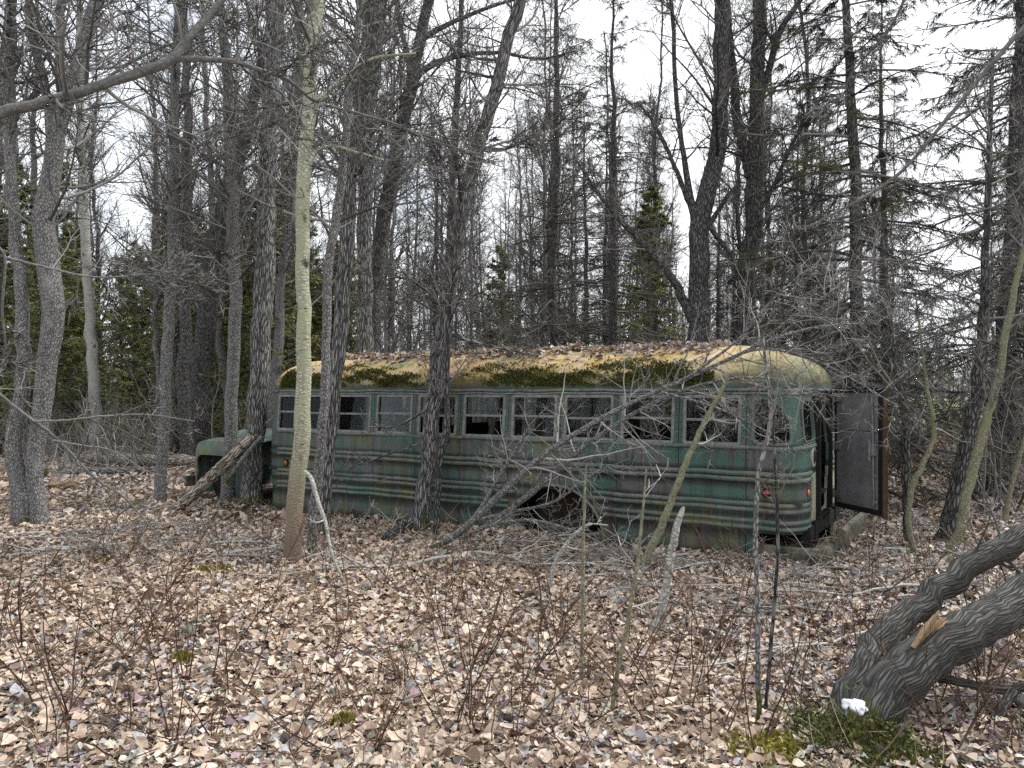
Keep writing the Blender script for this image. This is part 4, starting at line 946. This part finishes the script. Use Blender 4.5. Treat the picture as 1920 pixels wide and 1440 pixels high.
def bare(seed, H, r0, n1, l1, barkm, wob=.02, n2=7, n3=5, t0=.25):
    g = np.random.default_rng(seed); K = 40; zz = np.linspace(-.3, H, K)
    P = np.stack([np.cumsum(g.normal(0, wob, K)) + zz * g.normal(0, .02), np.cumsum(g.normal(0, wob, K)) + zz * g.normal(0, .02), zz], 1)
    P[:, :2] -= P[0, :2]
    rad = r0 * np.clip(1 - .8 * zz / H, .1, 1)
    return tree('bare_tree', 'tree', 'bare grey tree in the crowded woods behind the bus', [(P, rad)], barkm, cr(n1, t0, .97, l1, ang=.85, trop=.07, n2=n2, n3=n3), seed, 'twig', base=(0, 0, 0), group=GB, S=10, flare=.3)
protos = [bare(301, 15, .16, 55, 3.0, 'fardark'), bare(302, 16, .13, 60, 2.6, 'grey', .03), bare(303, 14, .10, 60, 2.2, 'fardark', .04), bare(304, 17, .19, 50, 3.4, 'dark', .03), bare(305, 13, .065, 80, 2.0, 'grey', .03, t0=.12, n3=6), bare(306, 15, .10, 80, 2.6, 'dark', .03, t0=.12, n3=6)]
cedars = [conifer('cedar_tree', 9, .12, 150, 2.3, .5, 310 + k, 18, 11, True, label='olive green cedar among the bare trunks in the woods', group='cedars in the woods', trunk='fardark') for k in range(2)]
spr = [conifer('spruce_tree', 14, .14, 150, 2.5, .7, 320 + k, 11, 14, label='grey spruce among the trees beyond the bus', group='spruces beyond the bus') for k in range(2)]
used = set()
def put(proto, px, d, s=1., rz=None):
    if id(proto) in used: o = copy_tree(proto)
    else: o = proto; used.add(id(proto))
    return place(o, px, d, s, rng.uniform(0, 6.28) if rz is None else rz)
def spaced(n, p0, p1, d0, d1, seed, gap=.8):
    g = np.random.default_rng(seed); out = []; tries = 0
    while len(out) < n and tries < 6000:
        tries += 1; d = d0 + (d1 - d0) * g.uniform() ** .8; px = g.uniform(p0, p1); x = (px - 960) / F * d
        if bus_inside(np.array(x), np.array(d), .9): continue
        dx, dy = x - P0[0], d - P0[1]
        if dx * VV[0] + dy * VV[1] < WD + .8 and dx * U[0] + dy * U[1] < 10.2 and px > 340: continue
        if 1690 < px < 1850 and d > 13.5: continue
        if all((x - a) ** 2 + (d - b_) ** 2 > gap for a, b_ in [((q[0] - 960) / F * q[1], q[1]) for q in out]): out.append((px, d))
    return out
k = 0
for (px, d) in spaced(44, -130, 640, 16, 44, 41): put(protos[[2, 1, 4, 0, 2, 3, 5, 4][k % 8]], px, d, rng.uniform(.85, 1.15)); k += 1
for (px, d) in spaced(64, 640, 1520, 16.5, 46, 42): put(protos[[4, 5, 4, 2, 5, 4][k % 6]], px, d, rng.uniform(.8, 1.1)); k += 1
for (px, d) in spaced(26, 1520, 2060, 15, 42, 43): put(protos[[5, 2, 4][k % 3]], px, d, rng.uniform(.75, 1.)); k += 1
for (px, d) in spaced(30, -80, 660, 19, 36, 44, 2.): put(cedars[k % 2], px, d, rng.uniform(.75, 1.05)); k += 1
for (px, d) in ((1100, 24), (1215, 20), (1235, 27), (820, 26), (940, 29)): put(cedars[k % 2] if k % 3 == 0 else spr[k % 2], px, d, .8); k += 1
for (px, d) in ((1490, 23), (1530, 27), (1440, 30), (1665, 19), (1930, 18), (1900, 24), (2010, 15), (1130, 24), (1345, 30)): put(spr[k % 2], px, d, rng.uniform(.75, .95)); k += 1
# thickets of bare shrubs
def shrub(seed, n, H, twig='twig'):
    g = np.random.default_rng(seed); st = g.normal(0, .12, (n, 3)) * np.array([1, 1, 0]) + np.array([0, 0, -.05])
    di = np.stack([g.normal(0, .45, n), g.normal(0, .45, n), np.ones(n)], 1); Ln = H * g.uniform(.5, 1.1, n)
    A, ar = grow(g, st, di, Ln, .004 + .004 * Ln, 10, .12, (0, 0, .03), .3)
    cm = MB(); v, q, b_ = tubes(A, ar, 5); cm.add(v, q, None, b_)
    s, d, r, t_, ix = kids(g, A, ar, 8, .2, 1, .7, .25); L2 = Ln[ix] * g.uniform(.15, .4, len(ix))
    B, br = grow(g, s, d, L2, np.maximum(r * .55, .0025), 6, .15, (0, 0, .04), .4); v, q, b_ = tubes(B, br, 4); cm.add(v, q)
    s, d, r, t_, ix = kids(g, B, br, 4, .2, 1, .7, .25)
    D, dr = grow(g, s, d, L2[ix] * g.uniform(.25, .6, len(ix)), np.maximum(r * .6, .002), 4, .15, (0, 0, .03), .5); v, q, b_ = tubes(D, dr, 3); cm.add(v, q)
    o = cm.obj('bare_shrub', M[twig]); tag(o, 'bare grey twiggy shrub in the thicket beyond the bus', 'shrub', 'bare shrubs in the thicket'); return o
shr = [shrub(401, 12, 2.6, 'twigmid'), shrub(402, 9, 3.2), shrub(403, 14, 2.0, 'twigmid')]
for (px, d) in spaced(26, -60, 520, 16, 30, 51, .5): put(shr[k % 3], px, d, rng.uniform(.6, 1.)); k += 1
for (px, d) in spaced(46, 640, 1700, 14.5, 26, 52, .4): put(shr[k % 3], px, d, rng.uniform(.8, 1.3)); k += 1
for (px, d) in spaced(20, 1560, 2000, 10.5, 22, 53, .4): put(shr[k % 3], px, d, rng.uniform(.6, 1.1)); k += 1

# ------------------------------------------------------------------ right side: saplings and the leaning old tree
hero('young_tree', 'tree', 'dark thin tree just right of the open bus door', [(1706, 1024, 20), (1700, 940, 18), (1699, 840, 18), (1696, 760, 15), (1680, 700, 11), (1672, 620, 8)], 'dark', cr(24, .3, 1, 1.3), 141, ext=1.5)
hero('sapling', 'sapling', 'pale crooked sapling curving up between the open door and the dark leaning tree', [(1722, 1046, 14), (1704, 990, 13), (1708, 920, 13), (1735, 860, 12), (1752, 810, 11), (1740, 740, 9), (1730, 660, 6)], 'moist', cr(14, .4, 1, .8), 142, ext=.6)
hero('tree', 'tree', 'short dark trunk leaning right behind the green sapling', [(1772, 1022, 44), (1785, 960, 38), (1802, 880, 34), (1822, 790, 30), (1838, 690, 26), (1845, 560, 20), (1850, 420, 14)], 'dark', cr(24, .4, 1, 1.3), 143, ext=2)
hero('sapling', 'sapling', 'greenish sapling sweeping up to the right beside the dark leaning trunk', [(1760, 1056, 24), (1796, 1010, 21), (1812, 930, 20), (1838, 830, 19), (1868, 720, 17), (1890, 600, 15), (1912, 500, 12), (1945, 400, 9)], 'moist', cr(20, .35, 1, 1.), 144, ext=1)
hero('sapling', 'sapling', 'thin green-barked sapling at the right edge above the leaning old trunk', [(1880, 985, 12), (1892, 930, 11), (1910, 860, 10), (1935, 780, 8)], 'moist', cr(8, .4, 1, .6), 145, ext=1)
g = np.random.default_rng(77)
dB = base_d(1590, 1392)
o = limb('leaning_tree', 'tree', 'old rough tree in the right foreground, two stems leaning over from a mossy base',
    [(dB, dB + .6, [(1580, 1425, 100), (1597, 1388, 92), (1622, 1352, 90), (1665, 1294, 90), (1740, 1230, 84), (1815, 1182, 78), (1870, 1150, 76), (1925, 1118, 78), (2000, 1060, 76), (2100, 960, 70)], cr(6, .6, 1, .9, n2=4, n3=2)),
     (dB + .15, dB + 1.3, [(1560, 1395, 80), (1590, 1330, 66), (1620, 1258, 58), (1654, 1200, 55), (1702, 1153, 50), (1815, 1066, 45), (1920, 1008, 45), (2050, 930, 42)], cr(6, .6, 1, .9, n2=4, n3=2)),
     (dB + .4, dB + .15, [(1740, 1268, 18), (1790, 1276, 17), (1850, 1290, 17), (1900, 1292, 18), (1960, 1270, 15)], cr(3, .3, 1, .3, n2=2, n3=0)),
     (dB + .2, dB - .1, [(1898, 1296, 20), (1868, 1350, 18), (1840, 1400, 16), (1815, 1450, 14), (1800, 1490, 10)], None),
     (dB + .2, dB + .1, [(1890, 1300, 11), (1912, 1320, 10), (1940, 1335, 8)], None)], 'old', 150, S=40)
# coarser bark and roots of the leaning tree sit in its own mesh; the torn wood, snow and moss are its parts
def blob(c, r, g, n=14, m_=10, lump=.18):
    th = np.linspace(0, 2 * np.pi, n, endpoint=False); ph = np.linspace(0, np.pi, m_)
    T_, H_ = np.meshgrid(th, ph); k = 1 + lump * (np.sin(3 * T_ + 2 * H_ + g.uniform(0, 6)) * np.sin(2 * H_) + .6 * np.sin(5 * T_ - 3 * H_ + g.uniform(0, 6)) * np.sin(H_))
    V = np.stack([np.cos(T_) * np.sin(H_) * k * r[0], np.sin(T_) * np.sin(H_) * k * r[1], np.cos(H_) * k * r[2]], -1).reshape(-1, 3) + c
    i = np.arange(m_ - 1)[:, None] * n; j = np.arange(n)[None]; j2 = (j + 1) % n
    return V, np.stack([i + j, i + n + j, i + n + j2, i + j2], -1).reshape(-1, 4)
loc = np.array(o.location)
mb = MB(); 
for q in range(9):
    a = at(1712 + 5 * q, 1214 - 5 * q, dB + .20 + .012 * q); e = at(1752 + 4.5 * q + 5 * math.sin(q * 2.1), 1146 + 4 * q + 6 * math.cos(q * 3.7), dB + .19 + .012 * q)
    v, qq, _ = tubes(np.stack([a, a * .5 + e * .5 + [0, 0, .004], e])[None] - loc, np.array([[.016, .016, .004 + .002 * (q % 3)]]), 4); mb.add(v, qq)
mb.obj('torn_wood', M['wood'], o, smooth=False)
mb = MB(); v, q = blob(at(1602, 1324, dB + .0), (.055, .07, .026), g, 28, 18, .2); mb.add(v, q)
sn_ = mb.obj('snow_patch', M['snow']); tag(sn_, 'small white heap of old snow caught in the fork of the leaning tree', 'snow')
mb = MB(); N = 5200; a = g.uniform(0, 1, N)
c = np.stack([at(1500 + 190 * q, 1415 - 25 * math.sin(q * 3.1), dB - .02) for q in a]) + g.normal(0, 1, (N, 3)) * np.array([.05, .13, .0]); c[:, 2] = gh(c[:, 0], c[:, 1]) + np.abs(g.normal(0, .055, N))
fluff(mb, c - loc, np.tile([0, -.2, 1.], (N, 1)), .016, g, .7)
tag(mb.obj('moss', M['moss'], o, smooth=False), kind='stuff')

# ------------------------------------------------------------------ fallen tree leaning over the bus
FT = dict(n2=5, n3=3, trop=.0, tw=.0022, wob=.1, lmin=.3)
limb('fallen_tree', 'fallen tree', 'fallen grey tree lying from the leaves up across the rear half of the bus',
    [(8.35, 7.0, [(800, 1035, 10), (850, 1005, 13), (900, 965, 14), (960, 905, 13), (1030, 845, 11), (1110, 795, 10), (1200, 748, 9), (1290, 708, 8.5), (1370, 672, 7), (1440, 640, 6), (1540, 612, 5), (1650, 606, 3)], cr(26, .25, 1, 1.1, **FT)),
     (8.3, 7.1, [(915, 985, 12), (970, 945, 12), (1030, 895, 11), (1100, 835, 9), (1180, 780, 8), (1250, 745, 7), (1320, 720, 6), (1400, 708, 5), (1470, 715, 4), (1540, 745, 2.5)], cr(26, .25, 1, 1.0, **FT)),
     (8.2, 7.6, [(870, 1000, 8), (915, 930, 7), (945, 880, 6), (975, 830, 5), (1000, 790, 3), (1030, 760, 2)], cr(14, .3, 1, .6, **FT)),
     (8.3, 7.9, [(900, 975, 7), (960, 960, 6), (1040, 940, 5), (1110, 890, 4), (1180, 860, 2.5)], cr(14, .2, 1, .6, **FT)),
     (8.2, 7.6, [(860, 1010, 7), (920, 985, 6.5), (990, 975, 6), (1060, 990, 5), (1120, 1015, 3.5), (1170, 1060, 2)], cr(20, .2, 1, .6, **FT)),
     (7.2, 6.4, [(1350, 680, 6), (1420, 655, 5), (1500, 665, 4), (1580, 700, 3), (1680, 760, 2)], cr(22, .2, 1, .9, **FT)),
     (7.2, 6.6, [(1400, 660, 5), (1480, 600, 4.5), (1570, 540, 4), (1660, 480, 2.5)], cr(24, .2, 1, 1.0, **FT)),
     (7.2, 6.8, [(1300, 700, 6), (1380, 640, 5), (1450, 560, 4), (1520, 500, 2.5)], cr(20, .2, 1, .9, **FT)),
     (7.3, 7.0, [(1240, 735, 5), (1330, 760, 4.5), (1420, 800, 3.5), (1500, 850, 2)], cr(16, .2, 1, .7, **FT)),
     (7.2, 6.6, [(1340, 690, 5), (1400, 715, 4.5), (1480, 740, 4), (1560, 730, 2.5)], cr(18, .2, 1, .8, **FT))], 'grey', 160, 'twigmid')
# dead sticks, saplings and stumps in front of the bus
def stick(name, cat, label, pts, barkm, seed, d=None, crown=None, twig='twigpale', d1=None, group=None):
    d = d or base_d(pts[0][0], pts[0][1]); return limb(name, cat, label, [(d, d1 or d, pts, crown)], barkm, seed, twig, 9, group=group)
stick('dead_branch', 'branch', 'white weathered branch hanging off the yellowish birch down to the leaves', [(572, 885, 8), (585, 900, 8), (596, 940, 8), (612, 985, 7), (620, 1030, 6), (640, 1080, 5), (668, 1135, 4), (690, 1150, 3)], 'palegrey', 171, 7.4, cr(7, .3, 1, .3, n2=3, n3=2), d1=6.6)
stick('log', 'log', 'broken pale log propped against the front of the bus', [(326, 955, 16), (352, 936, 22), (400, 892, 24), (440, 852, 22), (476, 815, 20)], 'logpale', 172, 11.3, d1=11.55)
stick('dead_branch', 'branch', 'thinner dark branch propped beside the broken pale log', [(424, 905, 9), (448, 870, 9), (470, 842, 8), (492, 818, 7)], 'grey', 173, 11.4)
stick('sapling', 'sapling', 'leaning pale sapling in front of the rear wheel arch panel', [(1208, 1052, 16), (1240, 990, 15), (1262, 930, 13), (1290, 860, 12), (1322, 790, 10), (1352, 735, 8), (1366, 700, 5)], 'moist', 174, 6.9, cr(6, .3, 1, .6, n2=3, n3=2, tw=.002))
stick('tree_stump', 'stump', 'broken grey dead stem standing before the rear of the bus', [(1222, 1196, 22), (1240, 1150, 16), (1252, 1080, 15), (1264, 1010, 15), (1278, 960, 10), (1283, 950, 3)], 'palegrey', 175)
stick('sapling', 'sapling', 'straight slim grey sapling in front of the red marker lamp', [(1424, 1362, 10), (1421, 1260, 9.5), (1420, 1140, 9), (1417, 1000, 9), (1422, 890, 9), (1438, 830, 9), (1446, 770, 8), (1436, 690, 6), (1430, 620, 4)], 'grey', 176, None, cr(7, .55, 1, .7, n2=3, n3=2, tw=.002), 'twig')
stick('sapling', 'sapling', 'thin dark sapling just right of the straight grey one', [(1434, 1345, 7), (1446, 1200, 7), (1457, 1060, 6.5), (1457, 940, 6), (1450, 800, 5), (1456, 740, 3)], 'dark', 177, None, cr(6, .4, 1, .6, n2=3, n3=2, tw=.002), 'twig')
stick('sapling', 'sapling', 'thin straight wand in front of the wheel arch', [(1090, 1290, 7), (1092, 1150, 6.5), (1094, 1000, 6), (1099, 870, 3)], 'moist', 178, None, None)
stick('sapling', 'sapling', 'bent slim brown sapling between the wand and the dead stem', [(1146, 1345, 9), (1160, 1250, 8.5), (1180, 1150, 8), (1194, 1060, 7), (1205, 960, 5), (1212, 880, 3)], 'moist', 179, None, cr(4, .4, 1, .4, n2=2, n3=0))
stick('dead_branch', 'branch', 'pale forked branch lying below the wheel arch with its tip in the air', [(1030, 1140, 9), (1036, 1070, 9), (1062, 1020, 8), (1100, 985, 5), (1140, 985, 2.5)], 'palegrey', 180, 6.8, cr(5, .3, 1, .25, n2=2, n3=0))
g = np.random.default_rng(61)
# trunks lying at the left
def log(label, x0, y0, x1, y1, wd, barkm, seed, lift=.0, name='log'):
    a, b_ = gpt(x0, y0), gpt(x1, y1); r = wd / F * a[1] / 2; n = 16; tt = np.linspace(0, 1, n)[:, None]
    P = a * (1 - tt) + b_ * tt; P[:, 2] = gh(P[:, 0], P[:, 1]) + r * .75 + lift; gg = np.random.default_rng(seed); P += gg.normal(0, r * .1, P.shape)
    rad = r * (1 - .25 * tt[:, 0]); rad[0] *= .75; rad[-1] *= .7
    o = empty(name, tuple(a)); tm = MB(); v, q, bk = tubes(P[None] - a, rad[None], 12, .03, seed)
    S = 12; V = v.reshape(n, S, 3); tm.add(v, q, [[i, (i + 1) % S, n * S] for i in range(S)][::-1] if False else None, bk)
    for e, kx in ((0, 0), (n - 1, 1)):
        ring = V[e]; c = ring.mean(0); tm.add(np.vstack([ring, c]), None, [[(i + 1) % S, i, S] if kx == 0 else [i, (i + 1) % S, S] for i in range(S)])
    tm.obj('trunk', M[barkm], o)
    cm = MB(); crown_levels(gg, cm, P - a, rad, 7, .15, .95, .7, 1.2, .0, 3, 2); cm.obj('branches', M['twigpale'], o)
    tag(o, label, 'log'); return o
M['logbrown'] = bark('bark_log', (.10, .06, .035), (.36, .25, .16), (.22, .25, .14), vs=5, sc=14, bs=.7, blotch=.52)
log('long brown barkless log lying left of the bus nose', 150, 874, 372, 880, 25, 'logpale', 181, .07)
log('dark rotten log on the leaves in front of the long brown one', 70, 896, 300, 892, 20, 'furrow', 182)
log('short tan log half buried left of the leaves', 88, 920, 150, 918, 16, 'logbrown', 183, .04)
log('mossy log lying farther back beyond the slim pale birch', 232, 838, 400, 850, 18, 'logbrown', 184, .15)
log('thin grey log at the left edge behind the thick double tree', -30, 842, 40, 838, 15, 'grey', 185)
log('thin fallen pole on the ground in front of the bus middle', 640, 985, 740, 1004, 11, 'grey', 186)
log('grey pole lying on the leaves below the wheel arch', 1105, 1022, 1260, 1088, 10, 'grey', 187)
log('short dark rotten stub at the foot of the leaning furrowed tree', 722, 1022, 765, 990, 26, 'dark', 188)
# fallen branches: long thin ones lying on the leaves
def lying(px, py, L, rz, seed, label, twig='twigpale', r=.009, group='fallen branches lying on the leaves'):
    g = np.random.default_rng(seed); a = gpt(px, py); n = 14
    x = np.linspace(0, L, n); P = np.stack([x, np.cumsum(g.normal(0, .02 * L, n)), .03 + .05 * np.abs(np.sin(x * 3 + seed))], 1)
    rad = r * np.linspace(1, .3, n); mb = MB(); v, q, b_ = tubes(P[None], rad[None], 6); mb.add(v, q, None, b_)
    st, di, rr, t_, ix = kids(g, P[None], rad[None], 9, .2, 1, .7, .2); di[:, 2] = np.abs(di[:, 2]) * .4
    A, ar = grow(g, st, di, L * g.uniform(.12, .4, len(st)), rr * .6, 6, .12, (0, 0, -.01), .4); v, q, b_ = tubes(A, ar, 4); mb.add(v, q)
    st, di, rr, t_, ix = kids(g, A, ar, 4, .2, 1, .7, .2); di[:, 2] *= .5
    A, ar = grow(g, st, di, g.uniform(.05, .25, len(st)), rr * .6, 4, .12, (0, 0, -.01), .4); v, q, b_ = tubes(A, ar, 3); mb.add(v, q)
    o = mb.obj('fallen_branch', M[twig]); o.location = tuple(a); o.rotation_euler = (0, 0, rz); tag(o, label, 'branch', group)
g = np.random.default_rng(61)
for i in range(58):
    px, py = ((g.uniform(0, 420), g.uniform(965, 1060)) if i < 22 else (g.uniform(840, 1420), g.uniform(1000, 1110)) if i < 46 else (g.uniform(1560, 1800), g.uniform(1000, 1200)))
    lying(px, py, g.uniform(.7, 2.1), g.uniform(-.5, .5) + (math.pi if g.uniform() < .5 else 0), 500 + i, ['grey twiggy branch lying on the leaves near the left tree', 'pale twiggy branch in the tangle below the wheel arch', 'grey branch lying on the dark litter behind the leaning tree'][0 if i < 22 else 1 if i < 46 else 2], ['twigpale', 'twigmid'][i % 2], g.uniform(.009, .02))
for i in range(22):
    lying(g.uniform(150, 390), g.uniform(835, 880), g.uniform(1.2, 2.6), g.uniform(0, 6.28), 540 + i, 'pale stick in the brush pile behind the brown log', 'twigpale', g.uniform(.008, .018), 'sticks in the brush pile by the logs')
# upright weed stalks, each plant its own object
def weed(seed, H, n):
    g = np.random.default_rng(seed); st = g.normal(0, .025, (n, 3)) * np.array([1, 1, 0]) - np.array([0, 0, .02])
    di = np.stack([g.normal(0, .4, n), g.normal(0, .4, n), np.ones(n)], 1); Ln = H * g.uniform(.5, 1.1, n)
    A, ar = grow(g, st, di, Ln, .003 + .003 * Ln, 10, .06, (0, 0, .0), .4); mb = MB(); v, q, b_ = tubes(A, ar, 5); mb.add(v, q, None, b_)
    s, d, r, t_, ix = kids(g, A, ar, 3, .3, 1, .6, .2)
    B, br = grow(g, s, d, Ln[ix] * g.uniform(.15, .5, len(ix)), np.maximum(r * .7, .0016), 6, .07, (0, 0, .02), .5); v, q, b_ = tubes(B, br, 4); mb.add(v, q)
    o = mb.obj('weed_stalk', M['weed']); tag(o, 'bare reddish brown weed stalk standing in the leaf litter', 'weed', 'bare brown weed stalks in the leaf litter'); return o
wd_ = [weed(600, .85, 2), weed(601, .7, 3), weed(602, 1.0, 2), weed(603, .5, 3), weed(604, .9, 3)]
g = np.random.default_rng(62)
def put_g(proto, px, py, s):
    if id(proto) in used: o = copy_tree(proto)
    else: o = proto; used.add(id(proto))
    a = gpt(px, py); o.location = tuple(a); o.rotation_euler = (0, 0, g.uniform(0, 6.28)); o.scale = (s, s, s)
spots = [(70, 1330), (135, 1345), (250, 1240), (395, 1400), (430, 1330), (410, 1280), (512, 1090), (515, 1030), (520, 1220), (640, 1180), (850, 1300), (848, 1180), (905, 1160), (700, 1420), (1000, 1260), (1060, 1270), (1250, 1320), (1320, 1200), (1240, 1130), (300, 1150), (180, 1180), (40, 1220), (760, 1120), (1500, 1350), (1530, 1240), (1620, 1180), (1850, 1290)]
spots += [(g.uniform(-20, 1940), 1040 + 400 * g.uniform() ** 1.4) for _ in range(150)]
for i, (px, py) in enumerate(spots): put_g(wd_[i % 5], px, py, g.uniform(.55, 1.05) if i > 27 else g.uniform(.9, 1.15))
# fine straw, grass blades and small stems that nobody could count
g = np.random.default_rng(63)
mb = MB()
for (N, y0, y1, hl) in ((4200, 2.4, 6, .24), (6500, 6, 12, .28), (4000, 12, 26, .4)):
    x, y = scatter(N, y0, y1); kx = ~bus_inside(x, y); x, y = x[kx], y[kx]; n = len(x)
    st = np.stack([x, y, gh(x, y) + .015], 1); flat = g.uniform(size=n) < .6
    di = np.stack([g.normal(size=n), g.normal(size=n), np.where(flat, .12, 1.2) * np.abs(g.normal(size=n))], 1)
    A, ar = grow(g, st, di, hl * g.uniform(.4, 1.3, n), np.full(n, .0014) * (1 + y / 9), 5, .12, (0, 0, -.06), .5); v, q, b_ = tubes(A, ar, 3); mb.add(v, q)
tag(mb.obj('dry_grass', M['straw']), 'thin dry grass and straw strewn through the leaf litter', 'grass', kind='stuff')
mb = MB()
N = 9000; x, y = scatter(N, 2.4, 13); kx = ~bus_inside(x, y); x, y = x[kx], y[kx]; n = len(x)
st = np.stack([x, y, gh(x, y) + .02], 1); di = np.stack([g.normal(size=n), g.normal(size=n), .18 * g.normal(size=n) + .12], 1)
A, ar = grow(g, st, di, g.uniform(.08, .5, n), g.uniform(.0015, .005, n), 6, .14, (0, 0, -.02), .5); v, q, b_ = tubes(A, ar, 4); mb.add(v, q)
tag(mb.obj('fallen_twigs', M['weed']), 'scattered small brown twigs lying in the leaf litter', 'twigs', kind='stuff')
# the brown dead bracken and brush at the edge of the field
mb = MB(); N = 5000; x = g.uniform(7, 26, N); y = g.uniform(15, 42, N); st = np.stack([x, y, gh(x, y)], 1)
A, ar = grow(g, st, np.stack([g.normal(0, .4, N), g.normal(0, .4, N), np.ones(N)], 1), g.uniform(.4, 1.1, N), np.full(N, .006), 5, .15, (0, 0, -.05), .4); v, q, b_ = tubes(A, ar, 3); mb.add(v, q)
m, t, b = mat('bracken', .9); gg_ = t.nodes.new('ShaderNodeNewGeometry'); r = ramp(t, [(.22, .11, .07), (.38, .22, .15), (.45, .32, .22)]); t.links.new(gg_.outputs['Random Per Island'], r.inputs[0]); t.links.new(r.outputs[0], b.inputs['Base Color'])
tag(mb.obj('undergrowth', m), 'dead russet undergrowth between the right hand trees and the field', 'undergrowth', kind='stuff')
# moss cushions
def cushion(px, py, w_, label, m_='mossy'):
    a = gpt(px, py); g = np.random.default_rng(int(px)); mb = MB(); N = int(900)
    r = np.sqrt(g.uniform(0, 1, N)); th = g.uniform(0, 6.28, N); W = w_ / F * a[1] * .68; k = 1 + .25 * np.sin(3 * th + px)
    c = np.stack([r * np.cos(th) * W * k, r * np.sin(th) * W * .9 * k, .02 + .05 * (1 - r * r)], 1); fluff(mb, c, np.tile([0, 0, 1.], (N, 1)), .02, g, .6)
    v, q = blob(np.array([0, 0, .0]), (W * .9, W * .8, .05), g, 20, 10, .15); mb.add(v, q)
    o = mb.obj('moss_cushion', M[m_], smooth=False); o.location = tuple(a); tag(o, label, 'moss')
cushion(400, 1078, 62, 'bright yellow-green moss cushion left of the birch foot')
cushion(190, 1060, 26, 'small yellow moss tuft left of the larger cushion')
cushion(340, 1248, 34, 'brownish yellow moss patch in the leaves of the left foreground')
cushion(1445, 1418, 130, 'wide yellow-green moss cushion left of the leaning tree base')
cushion(646, 1368, 30, 'faint yellow moss tuft at the bottom middle of the leaves')
cushion(258, 948, 24, 'rusty moss tuft left of the slender mossy-footed tree')
cushion(1545, 1072, 40, 'dark green moss hump under the end of the bumper', 'moss')
cushion(1680, 1435, 150, 'dark moss mat right of the leaning tree base', 'moss')

# the woods far behind, one mass, with unseen trees added behind the camera
g = np.random.default_rng(64); mb = MB()
N = 420; d = g.uniform(46, 110, N); px = g.uniform(-250, 2150, N); px = np.where((px > 1640) & (px < 1920), px + 0, px); d = np.where((px > 1600) & (px < 1960), g.uniform(95, 150, N), d)
x = (px - 960) / F * d
nb_ = 110; an = g.uniform(-2.5, 2.5, nb_); rr_ = g.uniform(9, 45, nb_); x = np.concatenate([x, rr_ * np.sin(an) * 1.0]); d = np.concatenate([d, -rr_ * np.abs(np.cos(an * .6)) - 3]); N += nb_  # unseen ring behind the camera, put in for pane reflections and to block sky
st = np.stack([x, d, gh(x, d) - .3], 1); H = g.uniform(8, 15, N)
A, ar = grow(g, st, np.stack([g.normal(0, .04, N), g.normal(0, .04, N), np.ones(N)], 1), H, g.uniform(.06, .18, N), 8, .03, (0, 0, .02), .2); v, q, b_ = tubes(A, ar, 5); mb.add(v, q)
s_, di, r, t_, ix = kids(g, A, ar, 26, .1, 1, .8, .25); L1 = H[ix] * g.uniform(.1, .24, len(ix)) * (1.1 - .5 * t_)
B, br = grow(g, s_, di, L1, np.maximum(r * .4, .014), 5, .14, (0, 0, .05), .4); v, q, b_ = tubes(B, br, 3); mb.add(v, q)
s_, di, r, t_, ix = kids(g, B, br, 6, .1, 1, .7, .25)
B, br = grow(g, s_, di, L1[ix] * g.uniform(.25, .7, len(ix)), np.full(len(ix), .008), 4, .15, (0, 0, .04), .6); v, q, b_ = tubes(B, br, 3); mb.add(v, q)
tag(mb.obj('far_woods', M['fartwig']), 'pale grey mass of bare woods far behind, unseen trees added behind the camera', 'woods', kind='stuff')
